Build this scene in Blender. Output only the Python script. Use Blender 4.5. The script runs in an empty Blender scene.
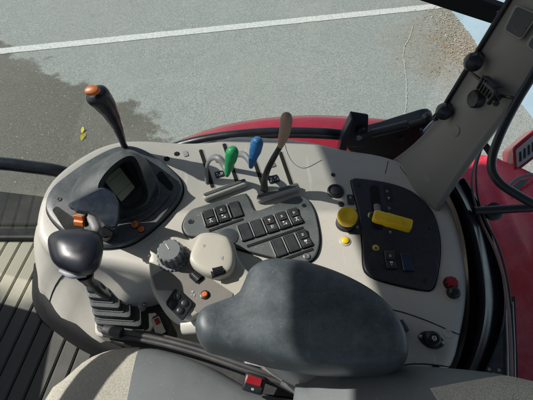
import bpy, bmesh, math, random
from mathutils import Vector, Matrix
random.seed(7)
R = math.radians
sc = bpy.context.scene
col = sc.collection
V = Vector

# ------------------------------------------------------------------ camera frame (used to turn measured image points into real positions)
F = 402.0; PITCH = R(55); CAM = V((0, 0, 2.55))
FW = V((0, math.cos(PITCH), -math.sin(PITCH))); UPV = V((0, math.sin(PITCH), math.cos(PITCH))); RT = V((1, 0, 0))
def ray(px, py): return RT * ((px - 266.5) / F) + UPV * ((200 - py) / F) + FW
def H(px, py, h):               # point on the level plane h metres below the eye
    r = ray(px, py); return CAM + r * (h / -r.z)
def YP(px, py, Y):              # point on the upright plane y = Y
    r = ray(px, py); return CAM + r * (Y / r.y)
def DP(px, py, d): return CAM + ray(px, py) * d
def PL(px, py, p0, n):
    r = ray(px, py); return CAM + r * ((p0 - CAM).dot(n) / r.dot(n))
HC = 0.60                       # console top, below the eye
HF = 1.15                       # cab floor, below the eye
ZC = CAM.z - HC; ZF = CAM.z - HF

# ------------------------------------------------------------------ materials
def mat(name, c, rough=.5, metal=0, var=.12, scale=30, bump=0, bscale=400, dust=0, dustc=(.45, .42, .36), coat=0, spec=.5, speck=None):
    m = bpy.data.materials.new(name); m.use_nodes = True
    nt = m.node_tree; n = nt.nodes; L = nt.links
    b = n['Principled BSDF']
    b.inputs['Metallic'].default_value = metal
    b.inputs['Specular IOR Level'].default_value = spec
    b.inputs['Coat Weight'].default_value = coat
    b.inputs['Coat Roughness'].default_value = .08
    tc = n.new('ShaderNodeTexCoord')
    nz = n.new('ShaderNodeTexNoise'); nz.inputs['Scale'].default_value = scale; nz.inputs['Detail'].default_value = 8; nz.inputs['Roughness'].default_value = .65
    L.new(tc.outputs['Object'], nz.inputs['Vector'])
    mx = n.new('ShaderNodeMixRGB'); mx.blend_type = 'MIX'
    mx.inputs[1].default_value = (*[max(0, x * (1 - var * 1.6)) for x in c], 1)
    mx.inputs[2].default_value = (*[min(1, x * (1 + var * 1.6)) for x in c], 1)
    L.new(nz.outputs['Fac'], mx.inputs[0])
    out = mx.outputs[0]
    if dust:
        n2 = n.new('ShaderNodeTexNoise'); n2.inputs['Scale'].default_value = 14; n2.inputs['Detail'].default_value = 10; n2.inputs['Roughness'].default_value = .75
        L.new(tc.outputs['Object'], n2.inputs['Vector'])
        cr = n.new('ShaderNodeValToRGB'); cr.color_ramp.elements[0].position = .42; cr.color_ramp.elements[1].position = .75
        cr.color_ramp.elements[1].color = (dust, dust, dust, 1)
        L.new(n2.outputs['Fac'], cr.inputs[0])
        geo = n.new('ShaderNodeNewGeometry'); sep = n.new('ShaderNodeSeparateXYZ'); L.new(geo.outputs['Normal'], sep.inputs[0])
        mm = n.new('ShaderNodeMath'); mm.operation = 'MULTIPLY'; mm.use_clamp = True
        L.new(cr.outputs[0], mm.inputs[0]); L.new(sep.outputs['Z'], mm.inputs[1])
        m2 = n.new('ShaderNodeMixRGB'); L.new(mm.outputs[0], m2.inputs[0]); L.new(out, m2.inputs[1]); m2.inputs[2].default_value = (*dustc, 1)
        out = m2.outputs[0]
    for k, (sc_, lo, hi, amt, cc) in enumerate(speck or ()):
        ns = n.new('ShaderNodeTexNoise'); ns.inputs['Scale'].default_value = sc_; ns.inputs['Detail'].default_value = 4; ns.inputs['Roughness'].default_value = .6
        mp = n.new('ShaderNodeMapping'); mp.inputs['Location'].default_value = (k * 3.1, k, 0); mp.inputs['Rotation'].default_value = (0, 0, .6 * k)
        if cc[3] != 1: mp.inputs['Scale'].default_value = (1, cc[3], 1)
        L.new(tc.outputs['Object'], mp.inputs[0]); L.new(mp.outputs[0], ns.inputs['Vector'])
        m4 = n.new('ShaderNodeMapRange'); m4.inputs['From Min'].default_value = lo; m4.inputs['From Max'].default_value = hi; m4.inputs['To Max'].default_value = amt; L.new(ns.outputs['Fac'], m4.inputs['Value'])
        m5 = n.new('ShaderNodeMixRGB'); L.new(m4.outputs[0], m5.inputs[0]); L.new(out, m5.inputs[1]); m5.inputs[2].default_value = (*cc[:3], 1); out = m5.outputs[0]
    L.new(out, b.inputs['Base Color'])
    mr = n.new('ShaderNodeMapRange'); mr.inputs['From Min'].default_value = .3; mr.inputs['From Max'].default_value = .7
    mr.inputs['To Min'].default_value = max(.03, rough - .09); mr.inputs['To Max'].default_value = min(1, rough + .12)
    L.new(nz.outputs['Fac'], mr.inputs['Value']); L.new(mr.outputs[0], b.inputs['Roughness'])
    if bump:
        n3 = n.new('ShaderNodeTexNoise'); n3.inputs['Scale'].default_value = bscale; n3.inputs['Detail'].default_value = 3
        L.new(tc.outputs['Object'], n3.inputs['Vector'])
        bp = n.new('ShaderNodeBump'); bp.inputs['Strength'].default_value = bump; bp.inputs['Distance'].default_value = .001
        L.new(n3.outputs['Fac'], bp.inputs['Height']); L.new(bp.outputs[0], b.inputs['Normal'])
    return m

M = {}
M['beige'] = mat('beige_plastic', (.50, .478, .428), .42, var=.05, scale=9, bump=.25, bscale=900, dust=.35, dustc=(.58, .53, .45), speck=((230, .66, .72, .5, (.2, .18, .14, 1)), (7, .48, .75, .38, (.30, .27, .22, 1)), (60, .66, .70, .35, (.72, .70, .64, .08))))
M['cream'] = mat('cream_plastic', (.46, .435, .365), .4, var=.05, scale=12, bump=.12, bscale=900, speck=((230, .66, .72, .4, (.2, .18, .14, 1)), (14, .5, .75, .3, (.30, .27, .22, 1))))
M['panelgrey'] = mat('grey_panel_plastic', (.085, .098, .10), .48, var=.12, scale=30, bump=.2, bscale=900, dust=.35, dustc=(.22, .22, .2), speck=((260, .64, .70, .5, (.35, .35, .32, 1)), (60, .64, .70, .3, (.3, .3, .3, .12))))
M['podgrey'] = mat('pod_plastic', (.052, .060, .066), .42, var=.25, scale=16, bump=.25, bscale=800, dust=.55, dustc=(.25, .26, .25), speck=((260, .64, .70, .5, (.3, .3, .28, 1)), (50, .64, .70, .35, (.26, .27, .27, .1))))
M['darkpanel'] = mat('dark_panel_plastic', (.022, .022, .03), .42, var=.15, scale=20, bump=.15, dust=.25, dustc=(.1, .1, .1), speck=((300, .64, .70, .4, (.2, .2, .2, 1)), (70, .64, .70, .25, (.12, .12, .13, .1))))
M['black'] = mat('black_plastic', (.012, .013, .016), .38, var=.2, scale=40, dust=.3, dustc=(.06, .065, .07), speck=((300, .64, .70, .35, (.2, .2, .19, 1)),))
M['gloss'] = mat('gloss_black_plastic', (.012, .014, .019), .32, var=.2, scale=30, dust=.12, dustc=(.12, .12, .12), coat=.0)
M['rubber'] = mat('dark_rubber', (.042, .048, .052), .45, var=.2, scale=25, bump=.25, dust=.4, dustc=(.13, .135, .13))
M['rockerblack'] = mat('rocker_plastic', (.028, .03, .033), .4, var=.2, scale=60, dust=.35, dustc=(.1, .1, .1))
M['satin'] = mat('satin_black_plastic', (.014, .016, .024), .36, var=.2, scale=30, dust=.3, dustc=(.07, .08, .09))
M['matte'] = mat('matte_black', (.012, .013, .014), .9, var=.2)
M['void'] = mat('slot_black', (.003, .003, .003), .8, var=0)
M['armpad'] = mat('armrest_vinyl', (.052, .062, .068), .42, var=.12, scale=9, bump=.16, bscale=1300, dust=.75, dustc=(.19, .22, .23), speck=((330, .63, .70, .35, (.3, .31, .31, 1)), (34, .60, .70, .22, (.24, .26, .27, .15))))
M['vinyl'] = mat('seat_vinyl', (.13, .145, .15), .58, var=.12, scale=20, bump=.25, bscale=1300, dust=.3, dustc=(.2, .21, .2), speck=((330, .63, .70, .4, (.35, .35, .33, 1)),))
M['orange'] = mat('orange_plastic', (.62, .16, .03), .4, var=.1)
M['yellow'] = mat('yellow_plastic', (.80, .52, .006), .38, var=.10, scale=60, dust=.2, dustc=(.5, .35, .1), speck=((90, .60, .70, .35, (.35, .24, .04, 1)),))
M['green'] = mat('green_plastic', (.012, .33, .11), .4, var=.15, scale=60, dust=.15, speck=((160, .62, .68, .4, (.25, .5, .35, 1)),))
M['blue'] = mat('blue_plastic', (.02, .15, .38), .42, var=.2, scale=60, dust=.25, dustc=(.2, .3, .4), speck=((160, .60, .66, .5, (.25, .4, .55, 1)),))
M['brown'] = mat('brown_plastic', (.36, .225, .165), .5, var=.15, scale=60, dust=.25, speck=((160, .62, .68, .4, (.55, .42, .35, 1)),))
M['redbtn'] = mat('red_plastic', (.28, .01, .016), .4, var=.15)
M['white'] = mat('white_print', (.55, .55, .53), .5, var=.05)
M['dimwhite'] = mat('grey_print', (.35, .36, .38), .5, var=.05)
M['metal'] = mat('worn_steel', (.38, .38, .37), .35, metal=.85, var=.2, scale=60)
M['darkmetal'] = mat('dark_steel', (.028, .028, .031), .6, metal=.1, var=.2, scale=40, dust=.3, dustc=(.2, .18, .15))
M['armgrey'] = mat('grey_lever_plastic', (.20, .205, .20), .45, var=.1)
M['pillar'] = mat('taupe_pillar_plastic', (.20, .19, .17), .5, var=.05, scale=8, bump=.2, bscale=900, speck=((260, .66, .72, .35, (.4, .38, .34, 1)), (40, .64, .72, .25, (.33, .31, .28, .1))))
M['redpaint'] = mat('red_paint', (.29, .005, .02), .25, var=.12, scale=6, coat=.8, dust=.12, dustc=(.4, .2, .18))
M['fender'] = mat('red_plastic_fender', (.62, .03, .055), .22, var=.3, scale=7, coat=.5, dust=.4, dustc=(.55, .28, .30), speck=((160, .66, .72, .3, (.6, .4, .4, 1)), (12, .5, .72, .4, (.42, .1, .13, 1))))
M['screen'] = mat('lcd_screen', (.50, .53, .36), .18, var=.05, coat=.5)
M['lcdline'] = mat('lcd_line', (.035, .04, .03), .3, var=.05)
M['yellowlabel'] = mat('label', (.5, .48, .42), .5, var=.2, scale=200)
M['frameedge'] = mat('dusty_seal', (.22, .15, .15), .5, var=.3, scale=30)
M['headliner'] = mat('headliner', (.3, .29, .27), .8)
M['tyre'] = mat('tyre_rubber', (.02, .02, .02), .8)
M['leaf'] = mat('dry_leaf', (.34, .25, .13), .8, var=.4, scale=3)
M['leafy'] = mat('yellow_leaf', (.8, .66, .01), .7, var=.2, scale=30)
M['grit'] = mat('pale_grit', (.55, .52, .44), .9, var=.3, scale=5)

def fabric():
    m = bpy.data.materials.new('speckled_fabric'); m.use_nodes = True
    nt = m.node_tree; n = nt.nodes; L = nt.links; b = n['Principled BSDF']; b.inputs['Roughness'].default_value = .95
    tc = n.new('ShaderNodeTexCoord')
    v = n.new('ShaderNodeTexNoise'); v.inputs['Scale'].default_value = 950; v.inputs['Detail'].default_value = 2; v.inputs['Roughness'].default_value = .8
    L.new(tc.outputs['Object'], v.inputs['Vector'])
    cr = n.new('ShaderNodeValToRGB'); e = cr.color_ramp.elements
    e[0].position = .36; e[0].color = (.33, .305, .255, 1); e[1].position = .60; e[1].color = (.72, .69, .58, 1)
    L.new(v.outputs['Fac'], cr.inputs[0])
    n2 = n.new('ShaderNodeTexNoise'); n2.inputs['Scale'].default_value = 12; n2.inputs['Detail'].default_value = 6
    L.new(tc.outputs['Object'], n2.inputs['Vector'])
    mx = n.new('ShaderNodeMixRGB'); mx.blend_type = 'MULTIPLY'; mx.inputs[0].default_value = .45
    L.new(cr.outputs[0], mx.inputs[1]); L.new(n2.outputs['Fac'], mx.inputs[2]); L.new(mx.outputs[0], b.inputs['Base Color'])
    bp = n.new('ShaderNodeBump'); bp.inputs['Strength'].default_value = .6; bp.inputs['Distance'].default_value = .001
    L.new(v.outputs['Fac'], bp.inputs['Height']); L.new(bp.outputs[0], b.inputs['Normal'])
    return m
M['fabric'] = fabric()

def glass(name, tint=(.93, .96, .95), refl=.35):
    m = bpy.data.materials.new(name); m.use_nodes = True
    nt = m.node_tree; n = nt.nodes; L = nt.links
    for x in list(n): n.remove(x)
    o = n.new('ShaderNodeOutputMaterial'); t = n.new('ShaderNodeBsdfTransparent'); t.inputs[0].default_value = (*tint, 1)
    g = n.new('ShaderNodeBsdfGlossy'); g.inputs['Roughness'].default_value = .02
    lw = n.new('ShaderNodeLayerWeight'); lw.inputs['Blend'].default_value = .5
    pw = n.new('ShaderNodeMath'); pw.operation = 'POWER'; pw.inputs[1].default_value = 5; L.new(lw.outputs['Facing'], pw.inputs[0])
    mu = n.new('ShaderNodeMath'); mu.operation = 'MULTIPLY_ADD'; mu.inputs[1].default_value = refl * .7; mu.inputs[2].default_value = .05 * refl; L.new(pw.outputs[0], mu.inputs[0])
    mx = n.new('ShaderNodeMixShader'); L.new(mu.outputs[0], mx.inputs[0]); L.new(t.outputs[0], mx.inputs[1]); L.new(g.outputs[0], mx.inputs[2]); L.new(mx.outputs[0], o.inputs[0])
    return m
M['glass'] = glass('cab_glass', refl=1.0)

# ------------------------------------------------------------------ mesh helpers
def obj(name, bm, mats, parent=None, angle=40, sub=0, bevel=0, flat=False, seg=2):
    me = bpy.data.meshes.new(name)
    bmesh.ops.recalc_face_normals(bm, faces=bm.faces)
    bm.to_mesh(me); bm.free()
    if not isinstance(mats, (list, tuple)): mats = [mats]
    for m in mats: me.materials.append(m)
    if not flat:
        me.polygons.foreach_set('use_smooth', [True] * len(me.polygons))
        if not sub: me.set_sharp_from_angle(angle=R(angle))
    o = bpy.data.objects.new(name, me); col.objects.link(o)
    if parent is not None:
        o.parent = parent; o.matrix_parent_inverse = Matrix.Translation(-parent.location)
    if bevel:
        b = o.modifiers.new('bevel', 'BEVEL'); b.width = bevel; b.segments = seg; b.limit_method = 'ANGLE'; b.angle_limit = R(35); b.harden_normals = False
    if sub:
        s = o.modifiers.new('sub', 'SUBSURF'); s.levels = sub; s.render_levels = sub
    return o
def thing(name, label, cat, loc, group=None):
    o = bpy.data.objects.new(name, None); col.objects.link(o); o.location = loc; o.empty_display_size = .02
    o['label'] = label; o['category'] = cat
    if group: o['group'] = group
    bpy.context.view_layer.update()
    return o
def tag(o, label, cat, group=None):
    o['label'] = label; o['category'] = cat
    if group: o['group'] = group
    return o
def B(): return bmesh.new()
def loft(bm, rings, closed=True, cap0=False, cap1=False, mi=0, loop=False):
    vs = [[bm.verts.new(p) for p in r] for r in rings]
    n = len(rings[0]); m = n if closed else n - 1
    pairs = list(zip(vs, vs[1:])) + ([(vs[-1], vs[0])] if loop else [])
    for a, b in pairs:
        for i in range(m):
            j = (i + 1) % n
            try: bm.faces.new((a[i], a[j], b[j], b[i])).material_index = mi
            except ValueError: pass
    if cap0: bm.faces.new(vs[0]).material_index = mi
    if cap1: bm.faces.new(list(reversed(vs[-1]))).material_index = mi
    return vs
def spline(pts, n, closed=True):
    pts = [V(p) for p in pts]; k = len(pts); dense = []
    segs = k if closed else k - 1
    for i in range(segs):
        if closed: p0, p1, p2, p3 = pts[(i - 1) % k], pts[i], pts[(i + 1) % k], pts[(i + 2) % k]
        else: p0, p1, p2, p3 = pts[max(i - 1, 0)], pts[i], pts[i + 1], pts[min(i + 2, k - 1)]
        for t in range(12):
            t /= 12
            dense.append(.5 * ((2 * p1) + (p2 - p0) * t + (2 * p0 - 5 * p1 + 4 * p2 - p3) * t * t + (3 * p1 - p0 - 3 * p2 + p3) * t ** 3))
    dense.append(pts[0] if closed else pts[-1])
    L = [0]
    for a, b in zip(dense, dense[1:]): L.append(L[-1] + (b - a).length)
    out = []; j = 0; N = n if closed else n - 1
    for i in range(n):
        s = L[-1] * i / N
        while j < len(L) - 2 and L[j + 1] < s: j += 1
        d = L[j + 1] - L[j]
        out.append(dense[j].lerp(dense[j + 1], 0 if d == 0 else (s - L[j]) / d))
    return out
def round_poly(pts, r=.004, n=4):          # corners of a polygon cut to arcs
    out = []; k = len(pts); pts = [V(p) for p in pts]
    for i in range(k):
        a, b, c = pts[i - 1], pts[i], pts[(i + 1) % k]
        d1 = (a - b); d2 = (c - b); rr = min(r, d1.length * .45, d2.length * .45)
        p = b + d1.normalized() * rr; q = b + d2.normalized() * rr
        for t in range(n + 1):
            t /= n; out.append(p * (1 - t) ** 2 + b * 2 * t * (1 - t) + q * t * t)
    return out
def prism(bm, pts, vec, mi=0):             # pts: planar loop, vec: extrusion
    a = [V(p) for p in pts]; b = [p + vec for p in a]
    loft(bm, [a, b], cap0=True, cap1=True, mi=mi)
def tube(bm, pts, rad, seg=12, mi=0, flat=1.0, n=None, caps=True, upv=None):
    pts = [V(p) for p in pts]
    if not isinstance(rad, (list, tuple)): rad = [rad] * len(pts)
    if n:
        rp = [V((r, 0, i)) for i, r in enumerate(rad)]
        k = len(pts); dense = spline(pts, n, False)
        # radius interpolated by arc length
        L = [0]
        for a, b in zip(pts, pts[1:]): L.append(L[-1] + (b - a).length)
        rr = []
        for i in range(n):
            s = L[-1] * i / (n - 1); j = 0
            while j < k - 2 and L[j + 1] < s: j += 1
            t = (s - L[j]) / max(1e-9, L[j + 1] - L[j]); t = t * t * (3 - 2 * t)
            rr.append(rad[j] * (1 - t) + rad[j + 1] * t)
        pts, rad = dense, rr
    rings = []; u = upv and V(upv)
    for i, p in enumerate(pts):
        d = (pts[min(i + 1, len(pts) - 1)] - pts[max(i - 1, 0)]).normalized()
        if u is None: u = V((0, 0, 1)) if abs(d.z) < .9 else V((1, 0, 0))
        s = d.cross(u).normalized(); u = s.cross(d).normalized()
        rings.append([p + (s * math.cos(a) + u * math.sin(a) * flat) * rad[i] for a in [2 * math.pi * q / seg for q in range(seg)]])
    loft(bm, rings, cap0=caps, cap1=caps, mi=mi)
def lathe(bm, o, axis, prof, seg=32, mi=0, ridge=0, nr=0):
    o = V(o); z = V(axis).normalized(); x = z.orthogonal().normalized(); y = z.cross(x)
    rings = []
    for r, h in prof:
        ring = []
        for q in range(seg):
            a = 2 * math.pi * q / seg
            ring.append(o + z * h + (x * math.cos(a) + y * math.sin(a)) * r)
        rings.append(ring)
    loft(bm, rings, cap0=True, cap1=True, mi=mi)
def boxm(bm, mtx, sx, sy, sz, mi=0, c=(0, 0, 0)):   # sx.. full sizes, z from 0 up
    c = V(c)
    P = [mtx @ (c + V((x * sx / 2, y * sy / 2, z * sz))) for z in (0, 1) for x, y in ((-1, -1), (1, -1), (1, 1), (-1, 1))]
    v = [bm.verts.new(p) for p in P]
    for f in ((0, 1, 2, 3), (7, 6, 5, 4), (0, 4, 5, 1), (1, 5, 6, 2), (2, 6, 7, 3), (3, 7, 4, 0)):
        bm.faces.new([v[i] for i in f]).material_index = mi
def fr(o, x, z=(0, 0, 1)):
    z = V(z).normalized(); x = V(x); x = (x - z * x.dot(z)).normalized(); y = z.cross(x); o = V(o)
    return Matrix(((x.x, y.x, z.x, o.x), (x.y, y.y, z.y, o.y), (x.z, y.z, z.z, o.z), (0, 0, 0, 1)))
def nearest_on(p, spine):
    best = None
    for a, b in zip(spine, spine[1:]):
        d = b - a; t = max(0, min(1, (p - a).dot(d) / d.length_squared)); q = a + d * t
        if best is None or (q - p).length < (best - p).length: best = q
    return best
def pillow(bm, outline, spine, prof, n=64, mi=0, fz=None, cap0=True):
    o = spline(outline, n); spine = [V(s) for s in spine]; rings = []
    foot = [nearest_on(V((p.x, p.y, spine[0].z)), spine) for p in o]
    for _ in range(6): foot = [(foot[i - 1] + foot[i] * 2 + foot[(i + 1) % n]) / 4 for i in range(n)]
    for s, dz in prof:
        ring = []
        for p, q in zip(o, foot):
            c = V((p.x + (q.x - p.x) * s, p.y + (q.y - p.y) * s, p.z + dz))
            if fz: c.z += fz(c.x, c.y) * (1 if dz > 0 else .0)
            ring.append(c)
        rings.append(ring)
    vs = loft(bm, rings, cap0=cap0, cap1=False, mi=mi)
    last = vs[-1]                            # zip the last ring shut across the spine
    c = sum((v.co for v in last), V()) / n
    try: bmesh.ops.triangulate(bm, faces=[bm.faces.new(last)])
    except ValueError: pass
def Hs(l, h): return [H(x, y, h) for x, y in l]

Zup = V((0, 0, 1))

# ================================================================== SETTING: ground
def gpt(px, py): return H(px, py, CAM.z)
def ground_mat():
    m = bpy.data.materials.new('asphalt'); m.use_nodes = True
    nt = m.node_tree; n = nt.nodes; L = nt.links; b = n['Principled BSDF']
    tc = n.new('ShaderNodeTexCoord'); P = tc.outputs['Object']
    def noise(s, d=4, r=.6):
        x = n.new('ShaderNodeTexNoise'); x.inputs['Scale'].default_value = s; x.inputs['Detail'].default_value = d; x.inputs['Roughness'].default_value = r; L.new(P, x.inputs['Vector']); return x.outputs['Fac']
    def ramp(f, a, ca, c, cc):
        x = n.new('ShaderNodeValToRGB'); e = x.color_ramp.elements; e[0].position = a; e[0].color = (*ca, 1); e[1].position = c; e[1].color = (*cc, 1); L.new(f, x.inputs[0]); return x.outputs[0]
    def math_(op, a, bb, clamp=False):
        x = n.new('ShaderNodeMath'); x.operation = op; x.use_clamp = clamp
        for i, q in enumerate((a, bb)):
            if isinstance(q, (int, float)): x.inputs[i].default_value = q
            else: L.new(q, x.inputs[i])
        return x.outputs[0]
    def mix(f, a, bb, t='MIX'):
        x = n.new('ShaderNodeMixRGB'); x.blend_type = t
        for i, q in enumerate((f, a, bb)):
            if isinstance(q, (int, float)): x.inputs[i].default_value = q
            elif isinstance(q, tuple): x.inputs[i].default_value = (*q, 1)
            else: L.new(q, x.inputs[i])
        return x.outputs[0]
    fine = noise(110, 4, .8); 
    vo = n.new('ShaderNodeTexVoronoi'); vo.inputs['Scale'].default_value = 130; L.new(P, vo.inputs['Vector'])
    sepc = n.new('ShaderNodeSeparateColor'); L.new(vo.outputs['Color'], sepc.inputs[0])
    stone = sepc.outputs[0]
    base = ramp(fine, .3, (.26, .28, .262), .72, (.42, .445, .42))
    c = mix(.5, base, ramp(stone, .15, (.17, .185, .17), .95, (.56, .59, .53)))
    c = mix(ramp(noise(1.1, 5, .6), .35, (0, 0, 0), .7, (.5, .5, .5)), c, (.28, .32, .295))
    c = mix(ramp(noise(6, 6, .7), .5, (0, 0, 0), .8, (.35, .35, .35)), c, (.46, .46, .40))
    # damp patch: side of a line, broken up by noise
    a = gpt(15, 48); d = gpt(178, 136); nn = V((-(d - a).y, (d - a).x, 0)).normalized()
    if nn.y > 0: nn = -nn
    dp = n.new('ShaderNodeVectorMath'); dp.operation = 'DOT_PRODUCT'; L.new(P, dp.inputs[0]); dp.inputs[1].default_value = nn
    dist = math_('SUBTRACT', dp.outputs['Value'], a.dot(nn))
    w = math_('ADD', dist, math_('MULTIPLY', math_('SUBTRACT', noise(2.2, 8, .62), .5), 1.15))
    wet = ramp(w, -.03, (0, 0, 0), .05, (1, 1, 1)) if False else None
    mr = n.new('ShaderNodeMapRange'); mr.inputs['From Min'].default_value = -.03; mr.inputs['From Max'].default_value = .05; L.new(w, mr.inputs['Value'])
    c = mix(mr.outputs[0], c, mix(1.0, c, (.34, .31, .255), 'MULTIPLY'))
    spark = ramp(noise(150, 1, .5), .64, (0, 0, 0), .70, (.8, .8, .8))
    c = mix(math_('MULTIPLY', spark, mr.outputs[0]), c, (.42, .42, .38))
    c = mix(ramp(noise(.55, 4, .6), .45, (0, 0, 0), .62, (.28, .28, .28)), c, (.36, .37, .33))
    c = mix(ramp(noise(3.3, 3, .5), .66, (0, 0, 0), .74, (.3, .3, .3)), c, (.15, .155, .145))
    c = mix(ramp(noise(38, 2, .5), .66, (0, 0, 0), .72, (.5, .5, .5)), c, (.60, .62, .56))
    # litter-stained corner
    p0 = gpt(468, 48); ds = n.new('ShaderNodeVectorMath'); ds.operation = 'DISTANCE'; L.new(P, ds.inputs[0]); ds.inputs[1].default_value = p0
    st = math_('ADD', ds.outputs['Value'], math_('MULTIPLY', noise(2.5, 6, .7), 1.6))
    m2 = n.new('ShaderNodeMapRange'); m2.inputs['From Min'].default_value = 1.75; m2.inputs['From Max'].default_value = .85; L.new(st, m2.inputs['Value'])
    c = mix(math_('MULTIPLY', m2.outputs[0], ramp(noise(22, 5, .8), .36, (0, 0, 0), .62, (1, 1, 1))), c, (.27, .18, .085))
    L.new(c, b.inputs['Base Color'])
    rr = n.new('ShaderNodeMapRange'); rr.inputs['To Min'].default_value = .9; rr.inputs['To Max'].default_value = .55; L.new(mr.outputs[0], rr.inputs['Value']); L.new(rr.outputs[0], b.inputs['Roughness'])
    bp = n.new('ShaderNodeBump'); bp.inputs['Strength'].default_value = .9; bp.inputs['Distance'].default_value = .006
    L.new(math_('ADD', fine, stone), bp.inputs['Height']); L.new(bp.outputs[0], b.inputs['Normal'])
    return m
bm = B(); s = 400
bmesh.ops.create_grid(bm, x_segments=2, y_segments=2, size=s)
g = obj('ground', bm, ground_mat(), flat=True); g['kind'] = 'structure'
# worn painted bay line
def line_mat():
    m = bpy.data.materials.new('worn_paint'); m.use_nodes = True; nt = m.node_tree; n = nt.nodes; L = nt.links; b = n['Principled BSDF']; b.inputs['Roughness'].default_value = .8
    tc = n.new('ShaderNodeTexCoord'); nz = n.new('ShaderNodeTexNoise'); nz.inputs['Scale'].default_value = 45; nz.inputs['Detail'].default_value = 8; nz.inputs['Roughness'].default_value = .8; L.new(tc.outputs['Object'], nz.inputs['Vector'])
    cr = n.new('ShaderNodeValToRGB'); e = cr.color_ramp.elements; e[0].position = .36; e[0].color = (.38, .40, .37, 1); e[1].position = .56; e[1].color = (.66, .67, .63, 1); L.new(nz.outputs['Fac'], cr.inputs[0]); L.new(cr.outputs[0], b.inputs['Base Color'])
    return m
def strip(name, pts, w, z, m, jit=0):
    bm = B(); L_ = []; R_ = []
    for i, p in enumerate(pts):
        d = (pts[min(i + 1, len(pts) - 1)] - pts[max(0, i - 1)]).normalized(); q = V((-d.y, d.x, 0)) * w / 2
        L_.append(V((p.x, p.y, z)) + q * (1 + random.uniform(-jit, jit))); R_.append(V((p.x, p.y, z)) - q * (1 + random.uniform(-jit, jit)))
    loft(bm, [L_, R_], closed=False)
    return obj(name, bm, m, flat=True)
a, b_ = gpt(0, 51.5), gpt(432, 7)
dd = (b_ - a).normalized(); pts = [a - dd * 3 + dd * (i * .05) for i in range(int((12) / .05))]
o = strip('painted_line', pts, .105, .004, line_mat(), .05); o['kind'] = 'structure'
# pale sealed crack
cp = spline([gpt(413, 26), gpt(409, 38), gpt(403.5, 50), gpt(404, 64), gpt(406, 82), gpt(406, 104), gpt(402, 130)], 90, False)
cp = [p + V((random.uniform(-.004, .004), random.uniform(-.004, .004), 0)) for p in cp]
o = strip('surface_crack', cp, .013, .004, mat('crack_filler', (.38, .39, .35), .9, var=.2, scale=60), .6); o['kind'] = 'structure'
# smooth bluish slab beyond
q = [gpt(450, 10), gpt(470, 35), gpt(486, 60), gpt(505, 84)]
q = spline(q, 60, False); q = [p + V((random.uniform(-.01, .01), 0, 0)) for p in q]
d0 = (q[0] - q[-1]).normalized()
q = [q[0] + d0 * 6] + q + [q[-1] - d0 * 4]
bm = B(); far = [p + V((9, 3, 0)) for p in q]
bmesh.ops.triangulate(bm, faces=[bm.faces.new([bm.verts.new(V((p.x, p.y, .0045))) for p in q + [q[-1] + V((12, 0, 0)), q[0] + V((14, 3, 0))]])])
o = obj('pavement', bm, mat('smooth_concrete', (.38, .52, .58), .38, var=.08, scale=3, bump=.2, bscale=40), flat=True); o['kind'] = 'structure'
# leaf litter and grit
def scatter(name, m, pts, smin, smax, zr=.006):
    bm = B()
    for p in pts:
        r = random.uniform(smin, smax); a0 = random.uniform(0, 6.28); k = random.choice((4, 5, 6))
        nrm = V((random.uniform(-.22, .22), random.uniform(-.22, .22), 1)).normalized(); t = nrm.orthogonal().normalized(); s_ = nrm.cross(t)
        vs = [bm.verts.new(V((p.x, p.y, .007 + random.uniform(0, zr * .5))) + (t * math.cos(a0 + 6.283 * i / k) + s_ * math.sin(a0 + 6.283 * i / k) * random.uniform(.45, .9)) * r) for i in range(k)]
        bm.faces.new(vs)
    o = obj(name, bm, m, flat=True); o['kind'] = 'stuff'; return o
lp = []; gp = []
while len(lp) < 800:
    t = random.random(); base_ = V(gpt(448, 8)).lerp(gpt(492, 72), t)
    off = abs(random.gauss(0, .32)) * (.5 + t)
    p = base_ + V((-off, -off * .12 + random.gauss(0, .06), 0)); lp.append(p)
while len(gp) < 450:
    t = random.random(); base_ = V(gpt(450, 10)).lerp(gpt(488, 64), t)
    gp.append(base_ + V((random.gauss(-.16, .09), random.gauss(0, .06), 0)))
scatter('leaf_litter', M['leaf'], lp, .002, .009)['label'] = 'dry brown leaf litter along the edge of the asphalt'
scatter('grit', M['grit'], gp, .003, .009)
bm = B()
for (x, y) in ((83, 131), (84.5, 136), (82.5, 138.5)):
    p = gpt(x, y); t = random.uniform(0, 3)
    vs = [bm.verts.new(V((p.x, p.y, .014 + .01 * math.sin(i))) + V((math.cos(t + i * 1.047) * .013, math.sin(t + i * 1.047) * .03, 0))) for i in range(6)]
    bm.faces.new(vs)
tag(obj('fallen_leaf', bm, M['leafy'], flat=True), 'small yellow leaf lying on the damp dark asphalt', 'leaf')

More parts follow.
